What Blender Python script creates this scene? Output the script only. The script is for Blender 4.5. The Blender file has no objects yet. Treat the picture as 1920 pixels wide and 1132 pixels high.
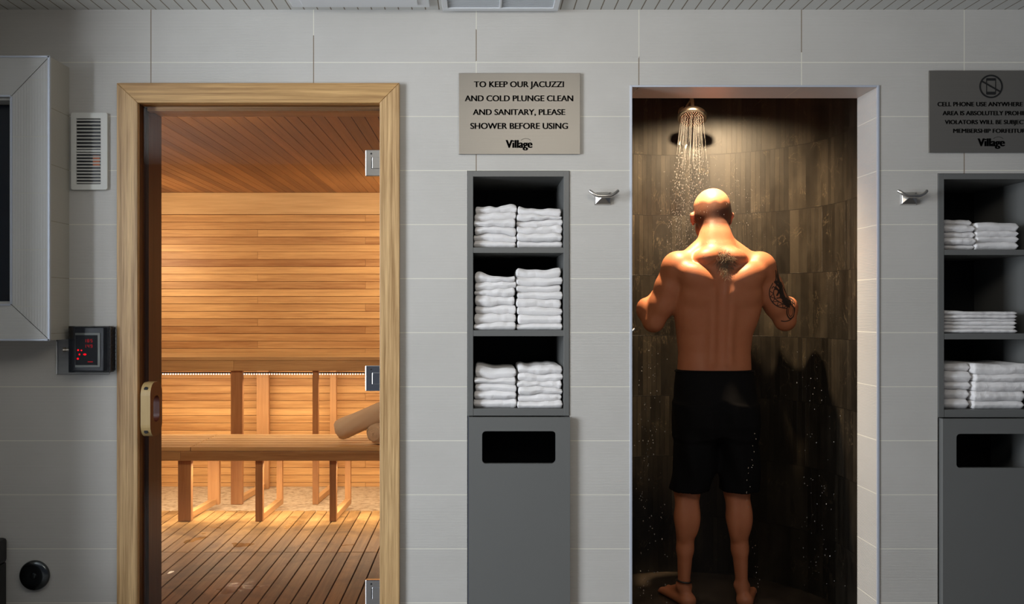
import bpy, bmesh, math, random
import numpy as np
from mathutils import Vector, Matrix
random.seed(7); rng = np.random.default_rng(7)
PI = math.pi
sc = bpy.context.scene
COL = sc.collection
F, D0, EYE, VX, VY = 1727.0, 3.4, 1.31, 898.0, 580.0   # focal px, camera to tiled wall, eye height, vanishing point

def X(px, d=D0): return (px - VX) / F * d
def Z(py, d=D0): return EYE + (VY - py) / F * d

# ------------------------------------------------------------------ helpers
def link(name, me, mat=None, parent=None, smooth=False):
    o = bpy.data.objects.new(name, me); COL.objects.link(o)
    if mat is not None:
        for m in (mat if isinstance(mat, (list, tuple)) else [mat]): me.materials.append(m)
    if parent is not None: o.parent = parent
    if smooth: me.polygons.foreach_set('use_smooth', [True] * len(me.polygons))
    return o
def tag(o, label=None, cat=None, group=None, kind=None):
    if label: o['label'] = label
    if cat: o['category'] = cat
    if group: o['group'] = group
    if kind: o['kind'] = kind
    return o
def empty(name, loc, label=None, cat=None, group=None):
    o = bpy.data.objects.new(name, None); COL.objects.link(o); o.location = loc
    o.empty_display_size = .05
    return tag(o, label, cat, group)
def unparent_offset(o, root):
    """parts are modelled in world coordinates; keep them there under a root that has a location"""
    o.parent = root
    o.matrix_parent_inverse = Matrix.Translation(root.location).inverted()
    return o

class MB:
    """collects shapes into ONE mesh; optional per-face tone attribute"""
    def __init__(s): s.v = []; s.f = []; s.t = []; s.m = []; s.sm = []
    def add(s, vs, fs, tone=.5, mi=0, sm=False):
        b = len(s.v); s.v += [tuple(v) for v in vs]
        for f in fs: s.f.append([b + i for i in f]); s.t.append(tone); s.m.append(mi); s.sm.append(sm)
    def box(s, x0, x1, y0, y1, z0, z1, tone=.5, bev=0, mi=0):
        if x0 > x1: x0, x1 = x1, x0
        if y0 > y1: y0, y1 = y1, y0
        if z0 > z1: z0, z1 = z1, z0
        if bev <= 0:
            vs = [(x, y, z) for z in (z0, z1) for y in (y0, y1) for x in (x0, x1)]
            s.add(vs, [(0,2,3,1), (4,5,7,6), (0,1,5,4), (2,6,7,3), (0,4,6,2), (1,3,7,5)], tone, mi)
            return
        bm = bmesh.new(); bmesh.ops.create_cube(bm, size=1)
        for v in bm.verts:
            v.co = Vector((x0 + (v.co.x + .5) * (x1 - x0), y0 + (v.co.y + .5) * (y1 - y0), z0 + (v.co.z + .5) * (z1 - z0)))
        bmesh.ops.bevel(bm, geom=bm.edges[:], offset=bev, segments=2, affect='EDGES', profile=.5)
        s.bm(bm, tone, mi)
    def bm(s, bm, tone=.5, mi=0, sm=False, mat=None):
        if mat is not None: bm.transform(mat)
        bm.verts.ensure_lookup_table()
        for i, v in enumerate(bm.verts): v.index = i
        s.add([v.co[:] for v in bm.verts], [[v.index for v in f.verts] for f in bm.faces], tone, mi, sm); bm.free()
    def tube(s, pts, r, n=10, tone=.5, caps=True, mi=0):
        pts = [Vector(p) for p in pts]; rs = r if isinstance(r, (list, tuple)) else [r] * len(pts)
        vs = []; up = Vector((0, 0, 1)); prev = None
        for i, p in enumerate(pts):
            t = (pts[min(i + 1, len(pts) - 1)] - pts[max(i - 1, 0)]).normalized()
            if prev is None:
                a = t.cross(up); a = a if a.length > 1e-3 else t.cross(Vector((1, 0, 0)))
            else: a = prev - t * prev.dot(t)
            a.normalize(); prev = a; b = t.cross(a)
            for k in range(n):
                an = 2 * PI * k / n; vs.append(p + (a * math.cos(an) + b * math.sin(an)) * rs[i])
        fs = [(i * n + k, i * n + (k + 1) % n, (i + 1) * n + (k + 1) % n, (i + 1) * n + k) for i in range(len(pts) - 1) for k in range(n)]
        if caps: fs += [tuple(range(n))[::-1], tuple((len(pts) - 1) * n + k for k in range(n))]
        s.add(vs, fs, tone, mi, True)
    def lathe(s, prof, mat=None, n=40, tone=.5, mi=0):
        """prof = (r,z) from bottom to top, revolved around Z"""
        vs = []; fs = []
        for r, z in prof:
            for k in range(n): vs.append(Vector((r * math.cos(2 * PI * k / n), r * math.sin(2 * PI * k / n), z)))
        for i in range(len(prof) - 1):
            for k in range(n): fs.append((i * n + k, i * n + (k + 1) % n, (i + 1) * n + (k + 1) % n, (i + 1) * n + k))
        fs.append(tuple(range(n))[::-1]); fs.append(tuple((len(prof) - 1) * n + k for k in range(n)))
        if mat is not None: vs = [mat @ v for v in vs]
        s.add(vs, fs, tone, mi, True)
    def plate_hole(s, outer, inner, y0, y1, tone=.5, mi=0):
        """plate in XZ between outer loop and inner loop (same count), thickness y0..y1"""
        n = len(outer); vs = []
        for y in (y0, y1):
            vs += [(p[0], y, p[1]) for p in outer] + [(p[0], y, p[1]) for p in inner]
        fs = []
        for k in range(n):
            j = (k + 1) % n
            fs += [(k, j, n + j, n + k), (2*n + j, 2*n + k, 3*n + k, 3*n + j), (j, k, 2*n + k, 2*n + j), (n + k, n + j, 3*n + j, 3*n + k)]
        s.add(vs, fs, tone, mi)
    def build(s, name, mat, parent=None, bevel=0):
        me = bpy.data.meshes.new(name); me.from_pydata(s.v, [], s.f); me.update()
        a = me.attributes.new('tone', 'FLOAT', 'FACE'); a.data.foreach_set('value', s.t)
        me.polygons.foreach_set('material_index', s.m); me.polygons.foreach_set('use_smooth', s.sm)
        bm = bmesh.new(); bm.from_mesh(me); bmesh.ops.recalc_face_normals(bm, faces=bm.faces); bm.to_mesh(me); bm.free()
        o = link(name, me, mat)
        if parent is not None: unparent_offset(o, parent)
        if bevel:
            b = o.modifiers.new('bev', 'BEVEL'); b.width = bevel; b.segments = 2; b.limit_method = 'ANGLE'; b.angle_limit = .6
        if any(s.sm):
            me.set_sharp_from_angle(angle=.7)
        return o

# ------------------------------------------------------------------ materials
class NT:
    def __init__(s, name):
        s.mat = bpy.data.materials.new(name); s.mat.use_nodes = True; s.t = s.mat.node_tree; s.t.nodes.clear()
        s.out = s.t.nodes.new('ShaderNodeOutputMaterial')
    def n(s, typ, **kw):
        nd = s.t.nodes.new(typ)
        for k, v in kw.items():
            if k.startswith('i_'): s.set(nd.inputs[k[2:].replace('_', ' ')], v)
            else: setattr(nd, k, v)
        return nd
    def set(s, sock, v):
        if isinstance(v, bpy.types.NodeSocket): s.t.links.new(v, sock)
        elif isinstance(v, (tuple, list)) and len(v) == 3 and sock.type == 'RGBA': sock.default_value = (*v, 1)
        else: sock.default_value = v
    def m(s, op, a, b=0.0, c=0.0):
        nd = s.t.nodes.new('ShaderNodeMath'); nd.operation = op
        for i, v in enumerate((a, b, c)): s.set(nd.inputs[i], v)
        return nd.outputs[0]
    def mix(s, fac, a, b, typ='RGBA', blend='MIX'):
        nd = s.t.nodes.new('ShaderNodeMix'); nd.data_type = typ
        if typ == 'RGBA': nd.blend_type = blend
        ins = [i for i in nd.inputs if i.enabled] if False else None
        if typ == 'RGBA': s.set(nd.inputs[0], fac); s.set(nd.inputs[6], a); s.set(nd.inputs[7], b); return nd.outputs[2]
        s.set(nd.inputs[0], fac); s.set(nd.inputs[2], a); s.set(nd.inputs[3], b); return nd.outputs[0]
    def ramp(s, fac, stops):
        nd = s.t.nodes.new('ShaderNodeValToRGB'); el = nd.color_ramp.elements
        while len(el) < len(stops): el.new(.5)
        for e, (p, c) in zip(el, stops): e.position = p; e.color = (*c, 1) if len(c) == 3 else c
        s.set(nd.inputs[0], fac); return nd.outputs[0]
    def obj(s): return s.t.nodes.new('ShaderNodeTexCoord').outputs['Object']
    def xyz(s, vec):
        nd = s.t.nodes.new('ShaderNodeSeparateXYZ'); s.set(nd.inputs[0], vec); return nd.outputs
    def comb(s, x, y, z):
        nd = s.t.nodes.new('ShaderNodeCombineXYZ')
        for i, v in enumerate((x, y, z)): s.set(nd.inputs[i], v)
        return nd.outputs[0]
    def scale(s, vec, sc_):
        nd = s.t.nodes.new('ShaderNodeMapping'); s.set(nd.inputs[0], vec); nd.inputs['Scale'].default_value = sc_; return nd.outputs[0]
    def noise(s, vec, scale, detail=4, rough=.5, dist=0):
        nd = s.t.nodes.new('ShaderNodeTexNoise'); s.set(nd.inputs['Vector'], vec)
        nd.inputs['Scale'].default_value = scale; nd.inputs['Detail'].default_value = detail
        nd.inputs['Roughness'].default_value = rough; nd.inputs['Distortion'].default_value = dist
        return nd.outputs[0]
    def white(s, vec):
        nd = s.t.nodes.new('ShaderNodeTexWhiteNoise'); nd.noise_dimensions = '3D'; s.set(nd.inputs['Vector'], vec); return nd.outputs[0]
    def bump(s, h, strength=.3, dist=.002):
        nd = s.t.nodes.new('ShaderNodeBump'); nd.inputs['Strength'].default_value = strength
        nd.inputs['Distance'].default_value = dist; s.set(nd.inputs['Height'], h); return nd.outputs[0]
    def bsdf(s, color, rough=.5, metal=0., normal=None, **kw):
        nd = s.t.nodes.new('ShaderNodeBsdfPrincipled'); s.set(nd.inputs['Base Color'], color)
        s.set(nd.inputs['Roughness'], rough); s.set(nd.inputs['Metallic'], metal)
        if normal is not None: s.set(nd.inputs['Normal'], normal)
        for k, v in kw.items(): s.set(nd.inputs[k.replace('_', ' ')], v)
        return nd.outputs[0]
    def end(s, sh): s.t.links.new(sh, s.out.inputs[0]); return s.mat

def plain(name, c, rough=.5, metal=0, bump=0, bscale=200, **kw):
    t = NT(name); nrm = None; o = t.obj()
    n1 = t.noise(o, 6, 3)
    col = t.mix(t.m('MULTIPLY', n1, .25), c, tuple(x * .82 for x in c))
    if bump: nrm = t.bump(t.noise(o, bscale, 3), bump, .001)
    return t.end(t.bsdf(col, rough, metal, nrm, **kw))

def wood(name, dark, light, axis=0, rough=.5, grain=1., fine=1., use_tone=True, stain=0, bump=.25, glossy_wet=False, knots=False):
    t = NT(name); o = t.obj(); tone = t.n('ShaderNodeAttribute', attribute_name='tone').outputs['Fac']
    sc3 = [38 * fine] * 3; sc3[axis] = 1.6
    v = t.scale(o, sc3)
    # each board gets its own grain offset through its tone
    c = t.comb(t.m('MULTIPLY', tone, 37.), t.m('MULTIPLY', tone, 61.), t.m('MULTIPLY', tone, 23.))
    add = t.n('ShaderNodeVectorMath', operation='ADD'); t.set(add.inputs[0], v); t.set(add.inputs[1], c); v = add.outputs[0]
    g = t.noise(v, 1.0, 5, .6, .4); g2 = t.noise(v, 4.5, 3, .6)
    sc4 = [7.] * 3; sc4[axis] = .9
    broad = t.noise(t.scale(o, sc4), 1.3, 2)
    fac = t.m('ADD', t.m('MULTIPLY', t.m('SUBTRACT', g, .5), 1.1 * grain), t.m('MULTIPLY', t.m('SUBTRACT', g2, .5), .5 * grain))
    fac = t.m('ADD', fac, t.m('MULTIPLY', t.m('SUBTRACT', broad, .5), .5))
    fac = t.m('ADD', fac, tone if use_tone else .5)
    col = t.ramp(fac, [(0.0, dark), (1.0, light)])
    if knots:
        vo = t.n('ShaderNodeTexVoronoi'); ks = [2.2, 2.2, 2.2]; ks[axis] = 1.1
        t.set(vo.inputs['Vector'], t.scale(o, (3.3, 0, 6.5))); vo.inputs['Scale'].default_value = 1; k = t.ramp(vo.outputs['Distance'], [(.03, (1, 1, 1)), (.10, (0, 0, 0))])
        col = t.mix(t.m('MULTIPLY', k, .8), col, tuple(x * .45 for x in dark))
    rgh = rough
    if stain:
        st = t.ramp(t.noise(o, 3.2, 4, .65, .6), [(.48, (0, 0, 0)), (.62, (1, 1, 1))])
        col = t.mix(t.m('MULTIPLY', st, stain), col, tuple(x * .55 for x in dark))
    if glossy_wet:
        wet = t.ramp(t.noise(o, 4.0, 3, .5, .3), [(.645, (0, 0, 0)), (.67, (1, 1, 1))])
        rgh = t.mix(wet, rough, .08, typ='FLOAT')
    return t.end(t.bsdf(col, rgh, 0, t.bump(t.m('ADD', g2, g), bump, .001)))

X283, TW, TH = X(283), .6004, .1994     # tile joints seen in the photo
Z117 = Z(117)
def tile(name, c1, c2, grout, rib='z', ribpitch=.0058, amp=1.0, ujoint=True, vjoint=True, zoff=0.):
    t = NT(name); o = t.obj(); q = t.xyz(o); x, y, z = q[0], q[1], q[2]
    u = t.m('DIVIDE', t.m('SUBTRACT', x, X283), TW); v = t.m('DIVIDE', t.m('SUBTRACT', z, Z117 + zoff), TH)
    fu = t.m('FRACT', u); fv = t.m('FRACT', v); iu = t.m('FLOOR', u); iv = t.m('FLOOR', v)
    du = t.m('MULTIPLY', t.m('SUBTRACT', .5, t.m('ABSOLUTE', t.m('SUBTRACT', fu, .5))), TW)
    dv = t.m('MULTIPLY', t.m('SUBTRACT', .5, t.m('ABSOLUTE', t.m('SUBTRACT', fv, .5))), TH)
    jm = 0.
    gu = t.m('LESS_THAN', du, .0016) if ujoint else 0.
    gv = t.m('LESS_THAN', dv, .0015) if vjoint else 0.
    g = t.m('MAXIMUM', gu, gv)
    rnd = t.white(t.comb(iu, iv, 3.))
    rc = z if rib == 'z' else x
    wob = t.m('MULTIPLY', t.noise(t.scale(o, (2, 2, 40) if rib == 'z' else (40, 2, 2)), 1, 2), .0012)
    ph = t.m('MULTIPLY', t.m('ADD', rc, wob), 2 * PI / ribpitch)
    ribs = t.m('SUBTRACT', 1., t.m('POWER', t.m('ADD', t.m('MULTIPLY', t.m('SINE', ph), .5), .5), 3.))
    patch = t.ramp(t.noise(t.scale(o, (1.2, 1.2, 1.6)), 1.2, 3), [(.34, (.12,) * 3), (.68, (1,) * 3)])
    ramp_amp = t.m('MULTIPLY', patch, t.m('MULTIPLY_ADD', rnd, .5, .6))
    h = t.m('MULTIPLY', ribs, ramp_amp); h = t.m('MULTIPLY', h, t.m('SUBTRACT', 1., g))
    cloud = t.noise(t.scale(o, (1, 1, 1.4)), 2.6, 5, .6)
    col = t.mix(cloud, c1, c2)
    col = t.mix(t.m('MULTIPLY', t.m('MULTIPLY', t.m('SUBTRACT', 1., ribs), ramp_amp), .15), col, tuple(a * .45 for a in c1))  # rib grooves tinted darker: shading painted into the tile colour
    col = t.mix(t.m('MULTIPLY', t.m('SUBTRACT', rnd, .5), .25), col, c2)
    # joints: pale grout with short brown stretches in the upright ones
    brown = t.m('MULTIPLY', gu, t.m('GREATER_THAN', t.noise(o, 3.0, 1), .5)) if ujoint else 0.
    gc = t.mix(brown, grout, (.20, .15, .10))
    col = t.mix(g, col, gc)
    bmp = t.bump(h, .5 * amp, .0012)
    return t.end(t.bsdf(col, t.mix(g, .42, .8, typ='FLOAT'), 0, bmp))

def boards_cols(): pass

M = {}
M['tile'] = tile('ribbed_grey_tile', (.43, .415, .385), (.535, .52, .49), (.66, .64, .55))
M['tile_v'] = tile('ribbed_grey_tile_upright', (.44, .44, .42), (.53, .53, .52), (.5, .5, .45), rib='x', ribpitch=.0098, amp=1.7, ujoint=False, zoff=Z(372) - Z(421) + .0)
M['tile_h'] = tile('ribbed_grey_tile_level', (.43, .43, .41), (.50, .50, .49), (.5, .5, .45), rib='z', ujoint=False, vjoint=False)
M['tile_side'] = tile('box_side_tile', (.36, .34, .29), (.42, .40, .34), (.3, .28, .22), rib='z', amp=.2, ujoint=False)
M['chrome'] = plain('chrome', (.82, .83, .85), .08, 1.)
M['satin'] = plain('satin_metal', (.55, .53, .50), .28, 1.)
M['trimmetal'] = plain('aluminium_trim', (.50, .54, .62), .45, .3)
M['nickel'] = plain('brushed_nickel', (.66, .60, .52), .25, 1.)
M['grey'] = plain('grey_cabinet_paint', (.125, .127, .122), .42, 0, .05, 300)
M['black_in'] = plain('black_lining', (.006, .006, .007), .8)
M['black'] = plain('black_plastic', (.010, .010, .012), .35)
M['darkbox'] = plain('black_vinyl', (.006, .005, .005), .5)
M['white'] = plain('white_plastic', (.62, .62, .58), .4)
M['ceilwhite'] = plain('white_enamel', (.72, .74, .76), .35)
M['ink'] = plain('black_lettering', (.008, .008, .008), .5)
def brushed(name, c, rough):
    t = NT(name); o = t.obj(); n = t.noise(t.scale(o, (3, 3, 900)), 1, 2)
    return t.end(t.bsdf(t.mix(n, c, tuple(a * .85 for a in c)), rough, .75, t.bump(n, .06, .0005)))
M['sign'] = brushed('brushed_steel_sign', (.27, .255, .23), .42)
M['cedar_wall'] = wood('cedar_boards_level', (.32, .135, .036), (.80, .50, .21), 0, .5, 1.15)
M['cedar_trimb'] = wood('pale_cedar_board', (.42, .22, .08), (.82, .58, .30), 0, .5, .8, knots=True)
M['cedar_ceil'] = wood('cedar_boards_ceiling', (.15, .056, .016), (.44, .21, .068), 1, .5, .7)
M['cedar_floor'] = wood('cedar_duckboard', (.15, .074, .022), (.56, .355, .145), 1, .45, .9, stain=.6, glossy_wet=True)
M['cedar_bench'] = wood('cedar_bench', (.28, .14, .05), (.74, .50, .23), 0, .5, .9)
M['cedar_post'] = wood('cedar_post', (.28, .12, .045), (.62, .36, .16), 2, .5, .8)
M['cedar_side'] = wood('cedar_skid', (.34, .17, .06), (.68, .42, .19), 1, .5, .8)
M['fir_v'] = wood('fir_casing_upright', (.24, .125, .040), (.68, .45, .215), 2, .45, 2.0, 2.0, False)
M['fir_h'] = wood('fir_casing_level', (.25, .125, .038), (.62, .38, .15), 0, .45, 1.9, 2.0, False)
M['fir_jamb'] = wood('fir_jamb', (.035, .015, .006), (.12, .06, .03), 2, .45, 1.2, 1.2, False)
M['handle_l'] = wood('pale_handle_wood', (.30, .19, .065), (.50, .36, .16), 2, .4, .6, 1, False)
M['handle_d'] = wood('red_handle_wood', (.035, .006, .003), (.10, .022, .010), 2, .35, .8, 1, False)
M['concrete'] = None
t = NT('pale_rough_concrete'); o_ = t.obj(); n_ = t.noise(o_, 26, 5, .7); n2_ = t.noise(t.scale(o_, (14, 40, 20)), 1, 3)
M['concrete'] = t.end(t.bsdf(t.ramp(t.m('ADD', t.m('MULTIPLY', n_, .6), t.m('MULTIPLY', n2_, .4)), [(.36, (.22, .15, .085)), (.5, (.50, .40, .27)), (.7, (.66, .56, .42))]), .8, 0, t.bump(n_, .6, .004)))
# terry
def terry(name, c):
    t = NT(name); o = t.obj(); n = t.noise(o, 420, 2, .7); n2 = t.noise(o, 60, 3)
    return t.end(t.bsdf(t.mix(n, tuple(a * .86 for a in c), c), .95, 0, t.bump(t.m('ADD', n, t.m('MULTIPLY', n2, .7)), .7, .004), Sheen_Weight=.15))
M['towel'] = terry('white_terry', (.90, .88, .87))
M['towel_b'] = terry('beige_terry', (.80, .65, .48))
# sauna door glass: thin clear sheet
t = NT('door_glass'); fr = t.n('ShaderNodeFresnel'); fr.inputs['IOR'].default_value = 1.5
tr = t.n('ShaderNodeBsdfTransparent'); tr.inputs[0].default_value = (.97, .94, .90, 1); gl = t.n('ShaderNodeBsdfGlossy'); gl.inputs['Roughness'].default_value = .01
mx = t.n('ShaderNodeMixShader'); t.set(mx.inputs[0], fr.outputs[0]); t.set(mx.inputs[1], tr.outputs[0]); t.set(mx.inputs[2], gl.outputs[0]); M['glass'] = t.end(mx.outputs[0])
t = NT('clear_cover_plastic'); fr = t.n('ShaderNodeFresnel'); fr.inputs['IOR'].default_value = 1.5
tr = t.n('ShaderNodeBsdfTransparent'); tr.inputs[0].default_value = (.985, .988, .99, 1); gl = t.n('ShaderNodeBsdfGlossy'); gl.inputs['Roughness'].default_value = .05
mx = t.n('ShaderNodeMixShader'); t.set(mx.inputs[0], fr.outputs[0]); t.set(mx.inputs[1], tr.outputs[0]); t.set(mx.inputs[2], gl.outputs[0]); M['clear'] = t.end(mx.outputs[0])
t = NT('dark_screen'); M['screen'] = t.end(t.bsdf((.012, .018, .03), .12))
def emit(name, c, s):
    t = NT(name); e = t.n('ShaderNodeEmission'); e.inputs[0].default_value = (*c, 1); e.inputs[1].default_value = s; return t.end(e.outputs[0])
M['red_led'] = emit('red_led', (1, .0, .01), 1.1)
M['red_dim'] = emit('red_led_dim', (1, .02, .03), .35)
M['diode'] = emit('warm_diode', (1, .86, .72), 2.6)
M['lamp_face'] = emit('lamp_face', (1, .75, .5), 4.)

# shower marble: upright strips in rows .30 high, mapped by arc length
t = NT('dark_strip_marble'); uv = t.n('ShaderNodeUVMap').outputs[0]; q = t.xyz(uv); u, v = q[0], q[1]
row = t.m('FLOOR', t.m('DIVIDE', t.m('SUBTRACT', v, 2.08), .30)); fv = t.m('FRACT', t.m('DIVIDE', t.m('SUBTRACT', v, 2.08), .30))
dv = t.m('MULTIPLY', t.m('SUBTRACT', .5, t.m('ABSOLUTE', t.m('SUBTRACT', fv, .5))), .30)
shift = t.m('MULTIPLY', t.white(t.comb(row, 5., 1.)), .3)
uu = t.m('ADD', u, shift)
s1 = t.m('DIVIDE', uu, .0245); i1 = t.m('FLOOR', s1); f1 = t.m('FRACT', s1)
s2 = t.m('DIVIDE', uu, .098); i2 = t.m('FLOOR', s2)
d1 = t.m('MULTIPLY', t.m('SUBTRACT', .5, t.m('ABSOLUTE', t.m('SUBTRACT', f1, .5))), .0245)
r1 = t.white(t.comb(i1, row, 2.)); r2 = t.white(t.comb(i2, row, 7.)); r3 = t.white(t.comb(i2, row, 9.))
groove = t.m('MULTIPLY', t.m('LESS_THAN', d1, .0014), t.m('GREATER_THAN', r3, .52))
joint = t.m('LESS_THAN', dv, .0015)
pos = t.comb(u, v, t.m('MULTIPLY', i1, 1.7)); pos2 = t.comb(u, v, t.m('MULTIPLY', i2, 2.3))
cl = t.noise(t.scale(pos2, (1, .5, 1)), 7, 5, .6)
f = t.m('ADD', t.m('MULTIPLY', cl, .7), t.m('ADD', t.m('MULTIPLY', r1, .22), t.m('MULTIPLY', r2, .22)))
col = t.ramp(f, [(.30, (.0045, .0036, .0026)), (.55, (.0125, .0102, .0074)), (.80, (.030, .0245, .0175))])
vn = t.noise(t.scale(pos2, (1.6, .8, 1)), 6.5, 5, .6, 1.1)
vein = t.ramp(t.m('ABSOLUTE', t.m('SUBTRACT', vn, .5)), [(.0, (1, 1, 1)), (.009, (0, 0, 0))])
vm = t.ramp(t.noise(pos2, 5, 2), [(.5, (0, 0, 0)), (.62, (1, 1, 1))])
col = t.mix(t.m('MULTIPLY', t.m('MULTIPLY', vein, vm), .55), col, (.11, .085, .055))
bl = t.ramp(t.noise(pos, 14, 5, .7, .8), [(.62, (0, 0, 0)), (.70, (1, 1, 1))])
col = t.mix(t.m('MULTIPLY', bl, t.m('MULTIPLY', t.m('GREATER_THAN', r1, .72), .55)), col, (.085, .066, .038))
col = t.mix(t.m('MAXIMUM', t.m('MULTIPLY', groove, .7), joint), col, (.006, .005, .004))
hh = t.m('SUBTRACT', t.m('MULTIPLY', t.noise(pos, 50, 4, .6), .25), t.m('MAXIMUM', groove, joint))
M['marble'] = t.end(t.bsdf(col, t.m('MULTIPLY_ADD', cl, .25, .28), 0, t.bump(hh, .5, .0015)))
t = NT('wet_dark_floor'); o_ = t.obj(); n_ = t.noise(o_, 9, 5, .65)
M['showerfloor'] = t.end(t.bsdf(t.ramp(n_, [(.3, (.015, .011, .008)), (.7, (.07, .055, .042))]), .25, 0, t.bump(t.noise(o_, 40, 3), .3, .002)))
# skin
t = NT('wet_skin'); a = t.n('ShaderNodeVertexColor', layer_name='skin').outputs[0]; o_ = t.obj()
n_ = t.noise(o_, 30, 4); fine_ = t.noise(o_, 320, 3, .7); dr = t.n('ShaderNodeTexVoronoi'); dr.inputs['Scale'].default_value = 90; t.set(dr.inputs['Vector'], o_)
drop = t.m('MULTIPLY', t.ramp(dr.outputs['Distance'], [(.0, (1, 1, 1)), (.22, (0, 0, 0))]), t.m('GREATER_THAN', t.white(dr.outputs['Position']), .72))
col = t.mix(t.m('MULTIPLY', t.m('SUBTRACT', n_, .3), .35), a, t.mix(1., a, (.80, .42, .36), blend='MULTIPLY'))
hgt = t.m('ADD', t.m('MULTIPLY', fine_, .25), t.m('MULTIPLY', drop, .8))
M['skin'] = t.end(t.bsdf(col, t.m('MULTIPLY_ADD', fine_, .3, .36), 0, t.bump(hgt, .6, .0016), Subsurface_Weight=.06, Subsurface_Radius=(.02, .008, .004), Specular_IOR_Level=.4))
M['shorts'] = plain('black_wet_cloth', (.003, .003, .004), .8, 0, .3, 260, Specular_IOR_Level=.12)
M['hair'] = plain('grey_body_hair', (.16, .12, .08), .5)
t = NT('water'); M['water'] = t.end(t.bsdf((.9, .9, .9), .04, 0, None, Transmission_Weight=.85, IOR=1.33, Specular_IOR_Level=1.0))

# ------------------------------------------------------------------ SETTING: tiled wall with openings
ZC = Z(18)           # main ceiling height
WT = .19
sx0, sx1, sz1 = X(258), X(716), Z(191)          # sauna opening
cx0, cx1, cz1 = X(876), X(1068), Z(320)         # towel cabinet niche
hx0, hx1, hz1 = X(1183), X(1647), Z(162)        # shower opening
rx0 = X(1758); rx1 = rx0 + (cx1 - cx0); rz1 = Z(325)
xs = sorted([-3.1, sx0, sx1, cx0, cx1, hx0, hx1, rx0, rx1, 3.0])
zs = sorted([0., sz1, cz1, hz1, rz1, ZC])
holes = [(sx0, sx1, sz1), (cx0, cx1, cz1), (hx0, hx1, hz1), (rx0, rx1, rz1)]
def hole(xm, zm): return any(a < xm < b and zm < c for a, b, c in holes)
b = MB(); b.box(-2.15, -2.05, -1.05, -.001, 0, ZC); tag(b.build('wall_left_shade', M['tile_side']), kind='structure')  # unseen stub wall, added to shade the left end of the tiles
w = MB()
for i in range(len(xs) - 1):
    for j in range(len(zs) - 1):
        a, b, c, d = xs[i], xs[i + 1], zs[j], zs[j + 1]
        if hole((a + b) / 2, (c + d) / 2): continue
        w.add([(a, 0, c), (b, 0, c), (b, 0, d), (a, 0, d)], [(0, 1, 2, 3)])
        w.add([(a, WT, c), (b, WT, c), (b, WT, d), (a, WT, d)], [(3, 2, 1, 0)])
for a, b, c in holes:
    w.add([(a, 0, 0), (a, WT, 0), (a, WT, c), (a, 0, c)], [(0, 1, 2, 3)])
    w.add([(b, 0, 0), (b, WT, 0), (b, WT, c), (b, 0, c)], [(3, 2, 1, 0)])
    w.add([(a, 0, c), (a, WT, c), (b, WT, c), (b, 0, c)], [(0, 1, 2, 3)])
me = bpy.data.meshes.new('wall_front'); me.from_pydata(w.v, [], w.f)
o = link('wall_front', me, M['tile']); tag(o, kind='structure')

# white slatted ceiling of the room
t = NT('white_plank_ceiling'); o_ = t.obj(); q = t.xyz(o_); fx = t.m('FRACT', t.m('DIVIDE', q[0], .0497))
gr = t.m('LESS_THAN', fx, .085); M['ceil'] = t.end(t.bsdf(t.mix(gr, (.60, .60, .57), (.16, .12, .07)), .5, 0, t.bump(t.m('SUBTRACT', 1., gr), .5, .003)))
b = MB(); b.box(-3.1, 3.0, -3.6, 0, ZC, ZC + .05); tag(b.build('ceiling', M['ceil']), kind='structure')
b = MB(); b.box(-3.1, 3.0, -3.6, .0, -.06, 0); tag(b.build('floor', plain('grey_floor_tile', (.16, .15, .14), .4)), kind='structure')
# metal corner trims of the shower opening
def trim(name, x0, x1, z0, z1, y0=-.004, y1=.004):
    b = MB(); b.box(x0, x1, y0, y1, z0, z1); tag(b.build(name, M['trimmetal'], bevel=.0012), kind='structure')
trim('trim_1', hx0 - .004, hx0 + .0045, 0, hz1 + .004)
trim('trim_2', hx1 - .006, hx1 + .003, 0, hz1 + .004)
trim('trim_3', hx0 + .0045, hx1 - .006, hz1 - .003, hz1 + .004)

# ------------------------------------------------------------------ shower room: dark marble drum
SCX, SCY, SR, SH = .985, .605, .60, 2.385
pts = [(SCX - SR, WT + .001), (SCX - SR, SCY)]
NA = 72
for k in range(1, NA): a = PI - PI * k / NA; pts.append((SCX + SR * math.cos(a), SCY + SR * math.sin(a)))
pts += [(SCX + SR, SCY), (SCX + SR, WT + .001)]
vs = []; fs = []; uvs = []; L = 0; Ls = [0]
for i in range(1, len(pts)): L += math.dist(pts[i], pts[i - 1]); Ls.append(L)
for p in pts: vs += [(p[0], p[1], -.02), (p[0], p[1], SH)]
for i in range(len(pts) - 1): fs.append((2*i, 2*i + 2, 2*i + 3, 2*i + 1))
me = bpy.data.meshes.new('wall_back_shower'); me.from_pydata(vs, [], fs); ul = me.uv_layers.new(name='UVMap')
k = 0
for i in range(len(pts) - 1):
    for (uu_, vv_) in ((Ls[i], -.02), (Ls[i+1], -.02), (Ls[i+1], SH), (Ls[i], SH)):
        ul.data[k].uv = (uu_, vv_); k += 1
me.flip_normals()
o = link('wall_back', me, M['marble'], smooth=True); tag(o, kind='structure')
b = MB(); poly = [(p[0], p[1], 0.) for p in pts]
n = len(poly)
b.add(poly + [(p[0], p[1], -.03) for p in poly], [tuple(range(n)), tuple(range(2*n - 1, n - 1, -1))] + [(i, (i+1) % n, n + (i+1) % n, n + i) for i in range(n)])
b.box(hx0, hx1, 0, WT, -.03, 0)
tag(b.build('floor_shower', M['showerfloor']), kind='structure')
b = MB(); b.add([(p[0], p[1], SH) for p in poly] + [(p[0], p[1], SH + .03) for p in poly], [tuple(range(n)), tuple(range(2*n - 1, n - 1, -1))] + [(i, (i+1) % n, n + (i+1) % n, n + i) for i in range(n)])
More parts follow.
